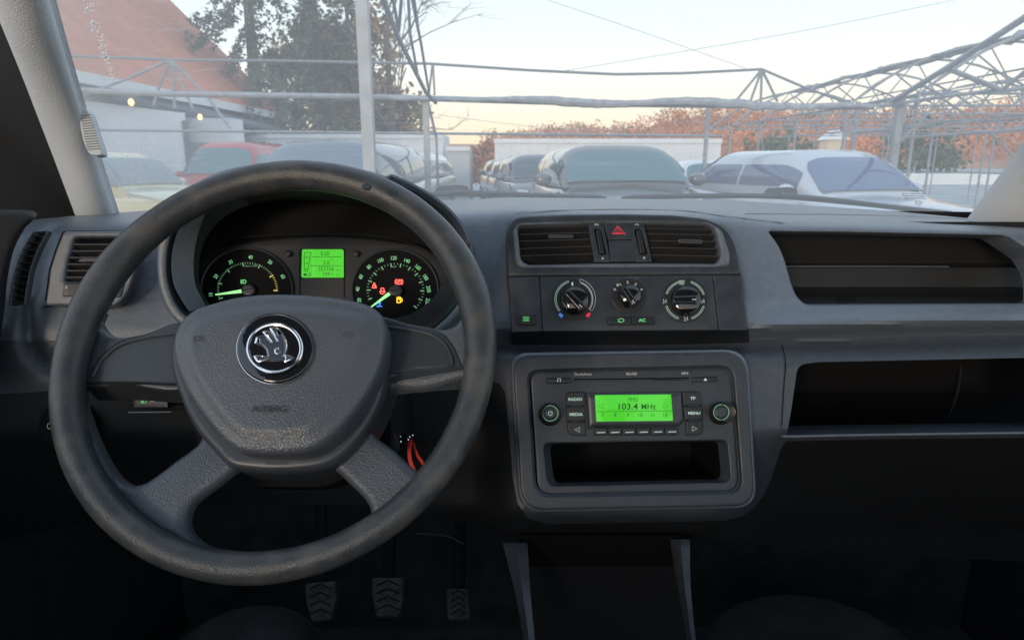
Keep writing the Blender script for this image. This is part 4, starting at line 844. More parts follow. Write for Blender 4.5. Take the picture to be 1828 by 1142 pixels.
# ============================================================ WINDSCREEN AND WIPERS
def glass():
    m = bpy.data.materials.new('misted_windscreen_glass'); m.use_nodes = True; nt = m.node_tree; n = nt.nodes; l = nt.links
    for q in list(n): n.remove(q)
    out = n.new('ShaderNodeOutputMaterial'); tr = n.new('ShaderNodeBsdfTransparent'); tr.inputs[0].default_value = (.97, .985, .98, 1)
    tl = n.new('ShaderNodeBsdfTranslucent'); tl.inputs[0].default_value = (.93, .88, .82, 1)
    tc = n.new('ShaderNodeTexCoord'); sx = n.new('ShaderNodeSeparateXYZ'); l.new(tc.outputs['Object'], sx.inputs[0])
    no = n.new('ShaderNodeTexNoise'); no.inputs['Scale'].default_value = 5; no.inputs['Detail'].default_value = 5; l.new(tc.outputs['Object'], no.inputs['Vector'])
    # mist: more to the left and towards the bottom edge
    a = n.new('ShaderNodeMapRange'); l.new(sx.outputs[0], a.inputs[0]); a.inputs[1].default_value = -.86; a.inputs[2].default_value = -.38; a.inputs[3].default_value = .26; a.inputs[4].default_value = .0
    b = n.new('ShaderNodeMapRange'); l.new(sx.outputs[2], b.inputs[0]); b.inputs[1].default_value = -.30; b.inputs[2].default_value = -.12; b.inputs[3].default_value = .16; b.inputs[4].default_value = .0
    c = n.new('ShaderNodeMath'); c.operation = 'ADD'; l.new(a.outputs[0], c.inputs[0]); l.new(b.outputs[0], c.inputs[1])
    d = n.new('ShaderNodeMath'); d.operation = 'MULTIPLY'; l.new(no.outputs[0], d.inputs[0]); d.inputs[1].default_value = 1.7
    e_ = n.new('ShaderNodeMath'); e_.operation = 'MULTIPLY'; l.new(c.outputs[0], e_.inputs[0]); l.new(d.outputs[0], e_.inputs[1])
    f = n.new('ShaderNodeMath'); f.operation = 'ADD'; l.new(e_.outputs[0], f.inputs[0]); f.inputs[1].default_value = .235; f.use_clamp = True
    # fine scratches / wiper arcs
    wv_ = n.new('ShaderNodeTexNoise'); wv_.inputs['Scale'].default_value = 3; wv_.inputs['Detail'].default_value = 8
    mp = n.new('ShaderNodeMapping'); mp.inputs['Scale'].default_value = (1.5, 60, 60); mp.inputs['Rotation'].default_value = (0, .12, 0); l.new(tc.outputs['Object'], mp.inputs[0]); l.new(mp.outputs[0], wv_.inputs['Vector'])
    g = n.new('ShaderNodeMapRange'); l.new(wv_.outputs[0], g.inputs[0]); g.inputs[1].default_value = .58; g.inputs[2].default_value = .78; g.inputs[3].default_value = 0; g.inputs[4].default_value = .10
    h = n.new('ShaderNodeMath'); h.operation = 'ADD'; h.use_clamp = True; l.new(f.outputs[0], h.inputs[0]); l.new(g.outputs[0], h.inputs[1])
    mix = n.new('ShaderNodeMixShader'); l.new(h.outputs[0], mix.inputs[0]); l.new(tr.outputs[0], mix.inputs[1]); l.new(tl.outputs[0], mix.inputs[2])
    l.new(mix.outputs[0], out.inputs[0]); return m
ws_ = thing('windscreen', P(950, 340, 1.27), 'misted windscreen glass with water streaks and drops on the left', 'windscreen')
WB = MB(); cols = np.linspace(-1.05, 1.35, 30); A = []
def wpt(x, t):   # t 0 = base, 1 = roof
    xc = x - .15; y0 = 1.30 - .16 * xc ** 2; z0 = 1.305 ; y1 = .52 - .10 * xc ** 2; z1 = 1.94
    bow = .03 * math.sin(math.pi * t); return np.array([x * (1 - .14 * t), y0 + (y1 - y0) * t + bow, z0 + (z1 - z0) * t + bow * .6])
WB.loft([[wpt(x, t) for x in cols] for t in np.linspace(-.12, 1.02, 16)], closed=False)
WB.obj('glass_pane', glass(), ws_, 0).data.shade_smooth()
def on_glass(px, py, off=.002):
    r = ray(px, py); lo_, hi_ = .3, 1.6
    def g(t):
        p = C0 + r * t; z = p[2]; tt = (z - 1.305) / .635; q = wpt(p[0] / (1 - .14 * tt), tt); return p[1] - q[1]
    for _ in range(40):
        m = (lo_ + hi_) / 2
        if g(m) > 0: hi_ = m
        else: lo_ = m
    return C0 + r * (lo_ - off)
M_drop = mat('water_drops', (.9, .92, .93), .15, emit=None)
M = MB(); 
for i in range(150):
    t = rng.random(); x = 152 + 52 * t + rng.normal(0, 2.5 + 4 * (1 - t)); y = -5 + 150 * t + rng.normal(0, 3)
    M.ico(tuple(on_glass(x, y)), rng.uniform(.0004, .0013), 1, (1, 1, 1.4))
for i in range(60):
    x = rng.uniform(150, 330); y = rng.uniform(10, 330); M.ico(tuple(on_glass(x, y)), rng.uniform(.0003, .0007), 1)
M.obj('water_drops', M_drop, ws_)
M = MB()
for i in range(0):
    x = 205 + i * 5.5 + rng.normal(0, 4); y = 250 + rng.uniform(-10, 60); pts = []
    for k in range(12): pts.append(on_glass(x, y)); y += 9; x += rng.normal(.6, 1.3)
    M.tube(pts, [rng.uniform(.0002, .0012) for _ in pts], 6)
for i in range(420): 
    x = 238 + rng.normal(0, 20); y = 285 + rng.normal(0, 32); M.ico(tuple(on_glass(x, y)), rng.uniform(.0003, .0008), 1)
M.obj('water_streaks', M_drop, ws_)
M = MB(); fritm = mat('black_ceramic_band', (.05, .055, .065), .5)
xs = np.linspace(-1.0, 1.3, 30); M.loft([[wpt(x, -.10) - (0, .002, 0) for x in xs], [wpt(x, .012) - (0, .003, .0) for x in xs]], closed=False); M.obj('black_band', fritm, ws_, 0)
M = MB(); ink = mat('printed_glass_mark', (.22, .23, .25), .6)
for row, (y, x0, x1) in enumerate(((341, 1627, 1648), (346, 1610, 1650), (350, 1612, 1648), (354, 1616, 1650))):
    x = x0
    while x < x1:
        w2 = rng.uniform(1.5, 4); M.add([on_glass(x, y - .7, .003), on_glass(x + w2, y - .7, .003), on_glass(x + w2, y + .7, .003), on_glass(x, y + .7, .003)], [(0, 1, 2, 3)]); x += w2 + rng.uniform(1.2, 3)
M.tube([on_glass(*p_, .003) for p_ in ell(1640, 362, 6, 3.4, 20)], .0005, 5, closed=True); M.tube([on_glass(1636, 362, .003), on_glass(1644, 362, .003)], .0005, 5)
M.obj('printed_mark', ink, ws_, 0)
M_wiper = mat('wiper_black', (.03, .033, .04), .45)
def wiper(nm, label, hub, blade, arm):
    t = thing('windscreen_wiper', P(*hub, 1.36), label, 'wiper', 'windscreen wipers')
    (hx, hy) = hub; M = MB(); top = [(hx - 30, hy + 3), (hx - 22, hy - 6), (hx + 18, hy - 8), (hx + 30, hy - 5), (hx + 32, hy + 3)]; bot = [(hx + 32, hy + 8), (hx + 6, hy + 9), (hx - 38, hy + 8)]
    q = rr(top + bot, 3); M.loft([[P(x, y, 1.37) for x, y in q], [P(x, y, 1.43) for x, y in q]], cap0=True, cap1=True); M.obj('wiper_hub', M_wiper, t)
    M = MB(); b = cr([(p_[0], p_[1]) for p_ in blade], False, 5); n = len(b); M.tube([P(x, y, 1.36 + 0 * k) for k, (x, y) in enumerate(b)], [.002] + [.0052] * (n - 2) + [.002], 8); M.obj('wiper_blade', M_wiper, t)
    M = MB(); b = cr(arm, False, 5); n = len(b); M.tube([P(x, y, 1.345) for x, y in b], list(np.linspace(.006, .003, n)), 8); M.obj('wiper_arm', M_wiper, t)
wiper('a', 'left wiper with grey pivot block, blade lying towards the middle of the windscreen', (806, 338), [(748, 347), (830, 347), (960, 349), (1082, 353)], [(806, 344), (900, 346), (1040, 351)])
wiper('b', 'right wiper with grey pivot block, blade running down to the right pillar', (1392, 342), [(1110, 353), (1240, 350), (1390, 351), (1540, 364), (1720, 384)], [(1392, 349), (1500, 358), (1640, 374)])
# ============================================================ OUTSIDE
def plainobj(name, M, m, kind=None, smooth=0, **k):
    o = M.obj(name, m, None, smooth); tag(o, kind=kind, **k); return o
M_ground = mat('damp_asphalt', (.30, .31, .32), .7, var=.25, vscale=.6, bump=.3, bscale=40)
g = MB(); g.add([(-600, -40, 0), (600, -40, 0), (600, 900, 0), (-600, 900, 0)], [(0, 1, 2, 3)]); plainobj('ground', g, M_ground, 'structure')
# ---- hills with autumn woods
M_hill = mat('hill_soil', (.40, .20, .12), .95, var=.3, vscale=.05)
def hgt(x, Y):
    px = CX + F * x / Y
    return np.interp(px, [200, 900, 960, 1010, 1060, 1110, 1180, 1250, 1400, 1600, 1700, 1828, 2100], [238, 246, 236, 234, 232, 230, 206, 198, 203, 200, 196, 178, 160])
HX = np.linspace(-260, 420, 90); rowsY = [150, 190, 230, 262, 290, 360]
HV = []; 
for Y in rowsY:
    f = np.clip((Y - 150) / 140, 0, 1) ** 1.1; f = f if Y <= 290 else .6
    HV.append([(x, Y, max(0.02, (1.4 + (290 - hgt(x * 290 / 290, 290)) / F * 290 - 3.5) * f)) for x in HX])
g = MB(); g.loft(HV, closed=False); plainobj('hillside', g, M_hill, 'structure', 40)
def leafmat(name, col, var=.45, sc=1.2): return mat(name, col, .8, var=var, vscale=sc)
M_aut = leafmat('autumn_foliage', (.58, .23, .09), .3, .12); M_aut2 = leafmat('brown_foliage', (.40, .25, .17), .4, .15); M_everg = leafmat('evergreen_foliage', (.07, .09, .04), .4, .5)
def clump_geo(n, c, R, sz, flat=1., M=None, thr=0.):
    M = M or MB(); V = []; Fc = []
    for i in range(n):
        while True:
            p = rng.uniform(-1, 1, 3)
            if p @ p < 1: break
        p = p * R * (1, 1, flat) + c; a = rng.normal(size=3); a /= np.linalg.norm(a); b = np.cross(a, rng.normal(size=3)); b /= np.linalg.norm(b); s = sz * rng.uniform(.5, 1.3)
        k = len(V); V += [p - a * s, p + b * s * .6, p + a * s, p - b * s * .6]; Fc.append((k, k + 1, k + 2, k + 3))
    M.add(V, Fc); return M
def hz_(x, Y):
    f = np.clip((Y - 150) / 140, 0, 1) ** 1.1; return max(0.02, (1.4 + (290 - hgt(x * 290 / 290, 290)) / F * 290 - 3.5) * f)
wa, wb, wc = MB(), MB(), MB()
for i in range(1500):
    Y = rng.uniform(160, 295); x = rng.uniform(-30, 300) * Y / 290
    if CX + F * x / Y < 870: continue
    px_ = CX + F * x / Y; tgt = wa if rng.random() < .8 else (wb if rng.random() < .6 else wc)
    if px_ < 1110: tgt = wb if rng.random() < .75 else wa
    h = rng.uniform(4, 8); clump_geo(44, np.array([x, Y, hz_(x, Y) + h * .45]), h * .5, .5, 1, tgt)
for M_, m_, nm in ((wa, M_aut, 'orange_autumn_wood'), (wb, M_aut2, 'brown_bare_wood'), (wc, M_everg, 'evergreen_wood')): plainobj(nm, M_, m_, 'stuff', 0, label=nm.replace('_', ' ') + ' covering the far hillside', cat='woodland')
# ---- trees left of the middle
M_bark = mat('tree_bark', (.09, .075, .06), .9, var=.3, vscale=8); M_needle_ = leafmat('conifer_needles', (.13, .14, .10), .4, .8); M_twig = mat('bare_twigs', (.20, .15, .11), .9)
M_golden = leafmat('golden_twigs', (.30, .20, .09), .4, 1.)
def conifer(px, Y, top, base_r, label, n_t=16, dens=1.0, m=None, lowz=1.5):
    p = at(np.array(px), np.array(290.), Y); x = p[0]; H = 1.4 + (290 - top) / F * Y
    t = thing('conifer_tree', (x, Y, 0), label, 'tree'); M = MB()
    M.tube([(x, Y, 0), (x + .1, Y, H * .5), (x, Y, H)], [.28, .2, .04], 8); M.obj('trunk', M_bark, t)
    Q = MB()
    for k in range(n_t):
        z = lowz + (H - lowz) * k / n_t; r = base_r * (1 - k / n_t) ** .7 * rng.uniform(.75, 1.15) + .3
        nb = int(9 * dens)
        for j in range(nb):
            a = rng.uniform(0, 6.28); e_ = np.array([x + math.cos(a) * r, Y + math.sin(a) * r, z - r * .22]); s = np.array([x, Y, z + .2])
            for q in range(14):
                f = rng.uniform(.2, 1.05); clump_geo(8, s + (e_ - s) * f - (0, 0, .30 * f * f * r), .12 + .045 * r, .075, .8, Q)
    Q.obj('crown', m or M_needle_, t, 0); return t
def bare(px, Y, top, spread, label, n=9, twig=M_twig, leaves=0, lm=None, seed=1):
    r_ = np.random.default_rng(seed); p = at(np.array(px), np.array(290.), Y); x = p[0]; H = 1.4 + (290 - top) / F * Y
    t = thing('bare_tree', (x, Y, 0), label, 'tree'); M = MB(); M.tube([(x, Y, 0), (x + .05, Y, H * .35), (x - .05, Y, H * .7)], [.2, .14, .07], 7); M.obj('trunk', M_bark, t)
    Q = MB(); ends = []
    def br(p0, d, l, r, dep):
        p1 = p0 + d * l * .5 + r_.normal(0, .06, 3) * l; p2 = p1 + (d + r_.normal(0, .2, 3)) * l * .5; Q.tube([p0, p1, p2], [r, r * .75, r * .45], 4, cap=False)
        ends.append(p2)
        if dep: 
            for _ in range(3):
                d2 = d + r_.normal(0, .5, 3); d2[2] += .15; d2 /= np.linalg.norm(d2); br(p1 + (p2 - p1) * r_.random(), d2, l * r_.uniform(.5, .75), r * .5, dep - 1)
    for k in range(n):
        z = H * (.2 + .55 * k / n); a = r_.uniform(0, 6.28); d = np.array([math.cos(a) * .8, math.sin(a) * .8, .7]); d /= np.linalg.norm(d); br(np.array([x, Y, z]), d, spread * r_.uniform(.7, 1.1), .05, 3)
    Q.obj('branches', twig, t, 0)
    if leaves:
        W = MB()
        for e_ in ends: clump_geo(leaves, e_, .5, .16, 1, W)
        W.obj('crown', lm, t, 0)
conifer(462, 24, -120, 3.0, 'tall loose conifer rising above the orange roof verge', 22, .62)
conifer(575, 27, -90, 2.9, 'dense dark green conifer left of the white pole', 19, .6, leafmat('dark_conifer', (.14, .135, .085), .4, .8))
conifer(632, 31, 10, 2.0, 'smaller dark conifer right behind the white pole', 14, .7)
bare(700, 26, -40, 2.6, 'bare leafless tree behind the white pole', 11, seed=3)
bare(655, 30, 100, 1.9, 'low bare tree with golden brown leaves right of the conifers', 8, M_twig, 14, M_golden, 5)
bare(535, 34, 120, 2.2, 'low golden brown tree under the conifers', 9, M_twig, 12, M_golden, 8)
bare(722, 36, 205, .9, 'small brown tree beside the twin posts', 8, M_twig, 8, M_aut2, 9)
bare(862, 33, 272, .45, 'orange leaved small tree between the white containers', 6, M_twig, 12, M_aut, 11)
# ---- house with big orange roof
M_roof = mat('orange_roof_tiles', (.56, .20, .11), .8, var=.12, vscale=1.5, bump=.5, bscale=6); M_wallw = mat('white_render', (.74, .76, .78), .85, var=.06, vscale=1.); M_droof = mat('dark_eaves', (.14, .15, .18), .7); M_win = mat('dark_window_glass', (.05, .06, .07), .1)
hs = thing('house', (-13, 18, 0), 'white house with a huge steep orange tiled roof at the left', 'house')
def quadbox(name, a, b, c, d, th, m, parent, label=None):
    a, b, c, d = [np.array(v, float) for v in (a, b, c, d)]; n = np.cross(b - a, d - a); n /= np.linalg.norm(n)
    M = MB(); M.add([a, b, c, d, a - n * th, b - n * th, c - n * th, d - n * th], [(0, 1, 2, 3), (7, 6, 5, 4), (0, 4, 5, 1), (1, 5, 6, 2), (2, 6, 7, 3), (3, 7, 4, 0)]); return M.obj(name, m, parent, 0, label)
EX = -8.5
rf = quadbox('roof', (EX, 8, 3.15), (EX, 26.5, 3.15), (-14.2, 26.5, 8.9), (-14.2, 8, 8.9), .18, M_roof, hs)
quadbox('roof', (-14.2, 8, 8.9), (-14.2, 25, 8.9), (-19.8, 25, 3.15), (-19.8, 8, 3.15), .18, M_roof, hs)
M = MB(); M.add([(-9.1, 8.4, 0), (-9.1, 24.6, 0), (-9.1, 24.6, 3.3), (-9.1, 8.4, 3.3)], [(0, 1, 2, 3)]); M.add([(-9.1, 24.6, 0), (-19.3, 24.6, 0), (-19.3, 24.6, 3.4), (-14.2, 24.6, 8.4), (-9.1, 24.6, 3.4)], [(0, 1, 2, 3, 4)]); M.obj('wall', M_wallw, hs, 0)
M = MB(); M.box((EX + .02, 16.5, 3.02), .14, 17, .22); M.obj('gutter', M_wallw, hs, 0)
for Y in (11.5, 15.5, 19.5):
    f = MB(); f.box((-9.08, Y, 1.6), .08, 1.3, 1.2); fo = f.obj('window_frame', M_wallw, hs, 0); q = MB(); q.box((-9.03, Y, 1.6), .06, 1.1, 1.0); q.obj('pane', M_win, fo, 0)
an = thing('annex', (-7, 20, 0), 'low white annex with dark sloping roof in front of the orange roof', 'building')
a0 = at(np.array(205.), np.array(178.), 15.)
quadbox('roof', at(np.array(205.), np.array(170.), 15.), at(np.array(520.), np.array(236.), 24.), at(np.array(420.), np.array(195.), 24.6), at(np.array(260.), np.array(152.), 17.), .12, M_droof, an)
W0 = at(np.array(150.), np.array(180.), 14.6); W1 = at(np.array(330.), np.array(202.), 17.5); M = MB(); M.add([(W0[0], W0[1], 0), (W1[0], W1[1], 0), tuple(W1), tuple(W0)], [(0, 1, 2, 3)])
M.obj('wall', M_wallw, an, 0)
pc = at(np.array(365.), np.array(215.), 18.); M = MB(); M.box((pc[0], 18.4, 1.25), 1.35, .8, 2.5); M.obj('porch', M_wallw, an, 0)
M = MB(); M.box((pc[0] - .05, 17.97, .95), .7, .06, 1.9); M.obj('door', mat('grey_door', (.35, .37, .4), .5), an, 0)
M = MB(); q = at(np.array(332.), np.array(235.), 17.4); M.box((q[0], 17.4, 1.2), .10, .10, 2.4); M.obj('post', M_droof, an, 0)
M_lamp = mat('warm_lamp', (1, .8, .4), .5, emit=(1, .55, .16), es=3.2)
for (x, y, Y, lb) in ((234, 183, 14.2, 'lit warm lamp on the white wall, the brighter left one'), (357, 209, 17.2, 'lit warm lamp over the porch, the smaller right one')):
    t = thing('wall_lamp', at(np.array(x), np.array(y), Y), lb, 'lamp', 'lit wall lamps'); M = MB(); c = at(np.array(x), np.array(y), Y); M.ico(tuple(c), .055, 2, (1, 1, 1.3)); M.obj('bulb', M_lamp, t); M = MB(); M.box((c[0], c[1] + .08, c[2] + .12), .16, .14, .04); M.obj('lamp_shade', M_droof, t, 0)
# ---- containers and white walls
M_cont = mat('white_container', (.72, .73, .74), .6, var=.05, vscale=2.); M_grey = mat('grey_panel', (.5, .51, .52), .7)
def container(px0, px1, top, Y, dep, label, ribs=True, m=M_cont, nm='container'):
    a = at(np.array(px0), np.array(top), Y); b = at(np.array(px1), np.array(top), Y); H = (a[2] + b[2]) / 2
    t = thing(nm, ((a[0] + b[0]) / 2, Y, 0), label, nm.replace('_', ' ')); M = MB(); M.box(((a[0] + b[0]) / 2, Y + dep / 2, H / 2), b[0] - a[0], dep, H); M.obj('body', m, t, 0)
    M = MB(); M.box(((a[0] + b[0]) / 2, Y - .02, H - .06), b[0] - a[0] + .04, .06, .13); M.obj('top_rail', M_wallw, t, 0)
    if ribs:
        M = MB(); n = int((b[0] - a[0]) / .28)
        for k in range(n): M.box((a[0] + .14 + k * .28, Y - .015, H / 2 - .05), .10, .03, H - .2)
        M.obj('ribs', m, t, 0)
container(412, 790, 240, 22, 2.4, 'long white container behind the dark parked car at left')
container(798, 838, 262, 21, 1.6, 'narrow pale cabinet right of the twin posts', False, M_grey, 'cabinet')
container(883, 1288, 248, 21, 2.4, 'long white container behind the brown parked car')
# ---- steel frames
M_steel = mat('galvanised_steel', (.29, .31, .34), .5, .3, var=.15, vscale=6); M_steeld = mat('grey_green_steel', (.22, .25, .27), .5, .3); M_roll = mat('rolled_film', (.30, .32, .36), .7, bump=.6, bscale=12, var=.2, vscale=7)
A_ = lambda x, y, Y: at(np.array(float(x)), np.array(float(y)), float(Y))
t = thing('steel_pole', (A_(655, 150, 5.2)[0], 5.2, 0), 'thick pale steel pole standing nearest, left of the middle', 'pole'); M = MB(); x0 = A_(660, 290, 5.2)[0]; M.box((x0, 5.2, 1.9), .085, .085, 3.8); M.obj('post', M_steel, t, 0); M = MB(); M.box((x0, 5.2, .02), .25, .25, .02); M.obj('base_plate', M_steel, t, 0)
cnp = thing('canopy_frame', A_(900, 290, 11) * (1, 1, 0), 'bare steel canopy frame spanning the view, with rolled film and fan trusses', 'steel frame')
M = MB(); M.tube([A_(60, 158, 11), A_(300, 168, 11), A_(650, 173, 11), A_(765, 176, 11), A_(1100, 186, 11), A_(1420, 190, 11), A_(1560, 191, 11)], .045, 8); M.obj('gutter_beam', M_steel, cnp)
M = MB(); pts = []; rs = []
for x in np.linspace(700, 1545, 70): pts.append(A_(x, 176 + (x - 700) * .017 + 3 * math.sin(x * .019) * (x > 900) + rng.normal(0, .8), 10.9)); rs.append(.028 + (.020 + .022 * abs(math.sin(x * .011))) * min(1, max(0, (x - 800) / 200)) * min(1, max(0.1, (1545 - x) / 120)))
M.tube(pts, rs, 8); M.obj('rolled_film', M_roll, cnp)
M = MB(); M.tube([A_(60, 98, 11), A_(305, 107, 11), A_(500, 109, 11), A_(765, 114, 11), A_(950, 126, 11), A_(1100, 133, 11), A_(1220, 131, 11), A_(1360, 124, 11)], .022, 6); M.obj('ridge_pipe', M_steeld, cnp)
M = MB()
for q in ([(305, 107), (230, 140)], [(305, 107), (282, 160), (274, 190)], [(305, 107), (310, 165), (312, 195)], [(305, 107), (330, 165), (345, 195)], [(305, 107), (372, 175), (410, 228)], [(230, 140), (150, 170)]): M.tube([A_(*p_, 11 + .001 * k) for k, p_ in enumerate(q)], .022, 6)
M.obj('fan_truss', M_steel, cnp, label='left fan truss of pale struts')
M = MB()
for q in ([(1360, 124), (1314, 180)], [(1360, 124), (1340, 180)], [(1360, 124), (1358, 182)], [(1360, 124), (1388, 182)], [(1360, 124), (1440, 158), (1530, 190)]): M.tube([A_(*p_, 11) for p_ in q], .02, 6)
M.obj('fan_truss', M_steeld, cnp, label='right fan truss of dark struts')
M = MB(); M.tube([A_(668, -40, 6.4), A_(712, 70, 8), A_(760, 165, 10.5), A_(778, 184, 11)], .03, 6)
for q in ([(698, -20, 6.8), (712, 56, 8)], [(718, -20, 7), (712, 56, 8)], [(728, -20, 7.6), (732, 60, 9), (745, 130, 10)], [(732, -20, 7.4), (752, 80, 9), (768, 180, 11)], [(736, -20, 7.2), (745, 40, 8.4)], [(772, 115, 11), (766, 165, 11)], [(773, 115, 11), (776, 170, 11)]): M.tube([A_(*p_) for p_ in q], .018, 6)
M.obj('rafter_truss', M_steeld, cnp)
M = MB(); xa = A_(763, 290, 11)[0]; M.box((xa, 11, 1.2), .09, .09, 2.35); xb = A_(783, 290, 11.6)[0]; M.tube([(xb - .12, 11.2, 2.4), (xb - .02, 11.5, 1.8), (xb, 11.6, 0)], .025, 6); M.obj('posts', M_steel, cnp, 0)
M = MB(); M.tube([A_(130, 232, 13), A_(830, 239, 13), A_(1290, 243, 13)], .028, 6); M.obj('lower_rail', M_steel, cnp)
for x_ in (1258, 1520): M = MB(); xx = A_(x_, 290, 12)[0]; M.box((xx, 12, 1.2), .06, .06, 2.4); M.obj('post', M_steel, cnp, 0)
# greenhouse tunnel skeletons to the right, running away from the viewer
def tunnel(X0, wd, y0, y1, step, eave, ridge, label, thick=.026, film=True):
    t = thing('greenhouse_frame', (X0 + wd / 2, (y0 + y1) / 2, 0), label, 'greenhouse frame', 'bare greenhouse frames')
    Y = y0; k = 0
    while Y < y1:
        M = MB(); c = X0 + wd / 2; arc = [(X0, Y, 0), (X0, Y, eave)]
        n = 12
        for j in range(1, n): f = j / n; arc.append((X0 + wd * f, Y, eave + (ridge - eave) * math.sin(math.pi * f) ** .8))
        arc += [(X0 + wd, Y, eave), (X0 + wd, Y, 0)]; M.tube(arc, thick, 5)
        lo = eave + .02; M.tube([(X0, Y, lo), (X0 + wd, Y, lo)], thick * .8, 5); prev = (X0, Y, lo)
        for j in range(1, 7):
            f = j / 7; up_ = j % 2; z = eave + (ridge - eave) * math.sin(math.pi * f) ** .8 if up_ else lo; p_ = (X0 + wd * f, Y, z); M.tube([prev, p_], thick * .6, 4); prev = p_
        M.obj('hoop', M_steel, t, 30); Y += step; k += 1
    M = MB()
    for (f, z) in ((0, eave), (0, eave * .45), (.25, eave + (ridge - eave) * .76), (.5, ridge), (.75, eave + (ridge - eave) * .76), (1, eave)): M.tube([(X0 + wd * f, y0, z), (X0 + wd * f, y1, z)], thick * .8, 5)
    Y = y0
    while Y < y1 - step: M.tube([(X0, Y, eave), (X0, Y + step * .5, .3), (X0, Y + step, eave)], thick * .45, 4); Y += step * 2
    M.obj('purlins', M_steeld, t, 30)
    if film:
        M = MB(); pts = []; rs = []
        for Y in np.arange(y0, y1, .25): pts.append((X0 + wd * .5 + rng.normal(0, .02), Y, ridge + .05 + rng.normal(0, .03))); rs.append(.05 + .05 * rng.random() * (math.sin(Y * 2.2) > -.2))
        M.tube(pts, rs, 6); M.obj('rolled_film', M_roll, t, 30)
tunnel(6.1, 5.6, 10.6, 22, 2.2, 2.38, 3.5, 'nearest bare greenhouse skeleton at the right, with rolled film along its ridge')
tunnel(12.2, 6.5, 15, 32, 2.6, 2.5, 3.9, 'second bare greenhouse skeleton, further right behind the first', .028, False)
bg_ = thing('braced_gable', A_(1690, 160, 9.5) * (1, 1, 0), 'slanting steel rafters and gable post at the right edge', 'steel frame')
M = MB(); M.tube([A_(1860, 12, 8.0), A_(1740, 90, 9), A_(1690, 122, 9.5), A_(1585, 186, 10.8)], .04, 6); M.tube([A_(1690, 122, 9.5), A_(1790, 162, 9.8), A_(1850, 156, 9.8)], .035, 6); M.tube([A_(1570, 190, 10.8), A_(1690, 172, 10.2), A_(1790, 160, 9.8), A_(1840, 120, 9.4)], .03, 6); M.obj('rafters', M_steel, bg_)
M = MB()
for q in ([(1640, 150), (1690, 175)], [(1680, 175), (1760, 230), (1828, 300)], [(1770, 165), (1740, 200), (1700, 250)], [(1700, 174), (1660, 200), (1600, 260)]): M.tube([A_(*p_, 10) for p_ in q], .016, 5)
M.obj('braces', M_steeld, bg_)
M = MB(); x_ = A_(1594, 290, 10.8)[0]; M.box((x_, 10.8, 1.18), .10, .10, 2.36); M.obj('gable_post', M_steel, bg_, 0)
M = MB(); M.tube([A_(1520, 236, 11.5), A_(1590, 232, 11)], .03, 6); M.tube([A_(1590, 248, 11), A_(1860, 228, 9)], .022, 6); M.obj('rail', M_steel, bg_)
# far village things on the right
fh = thing('far_house', A_(1487, 250, 120) * (1, 1, 0), 'tiny cream gabled house on the far slope', 'house'); c = A_(1487, 250, 120); M = MB(); M.box((c[0], 120, c[2] / 2), 3.2, 3, c[2]); M.obj('wall', mat('cream_wall', (.6, .5, .36), .8), fh, 0)
M = MB(); z = c[2]; M.add([(c[0] - 2, 118, z), (c[0] + 2, 118, z), (c[0], 118, z + 1.6), (c[0] - 2, 122, z), (c[0] + 2, 122, z), (c[0], 122, z + 1.6)], [(0, 1, 2), (3, 5, 4), (0, 3, 4, 1), (1, 4, 5, 2), (2, 5, 3, 0)]); M.obj('roof', M_cont, fh, 0)
for (px, Y, r, lb) in ((1395, 70, 3.4, 'rounded dark green tree behind the greenhouse, left one'), (1640, 62, 3.8, 'rounded dark green tree behind the greenhouse, right one'), (1345, 80, 3.0, 'orange tree behind the right container')):
    p_ = A_(px, 290, Y); tr = thing('leafy_tree', (p_[0], Y, 0), lb, 'tree'); M = MB(); M.tube([(p_[0], Y, 0), (p_[0], Y, 2.5)], .2, 6); M.obj('trunk', M_bark, tr); W = MB()
    for _ in range(26): q = rng.normal(0, .45, 3) * r * .9; clump_geo(22, np.array([p_[0], Y, 2.6]) + q * (1, 1, .6), r * .34, .4, 1, W)
    W.obj('crown', M_aut if 'orange' in lb else M_everg, tr, 0)
wl = MB(); wl.box((30, 44, .35), 44, .3, .7); plainobj('low_wall', wl, M_cont, None, label='long low pale wall beyond the greenhouse frames at right', cat='wall')
# power lines
for pts, lb in (([(900, -25, 60), (1110, 45, 60), (1330, 122, 60)], 'thin overhead wire falling to the right'), ([(1000, 128, 60), (1420, 58, 60), (1760, -12, 60)], 'thin overhead wire rising to the right'), ([(780, 205, 70), (950, 226, 70), (1080, 232, 70)], 'thin low wire above the far hills')):
    M = MB(); M.tube([A_(*p_) for p_ in cr([np.array(p_, float) for p_ in pts], False, 6)], .022, 4); plainobj('overhead_wire', M, M_steel, None, label=lb, cat='wire', group='overhead wires')
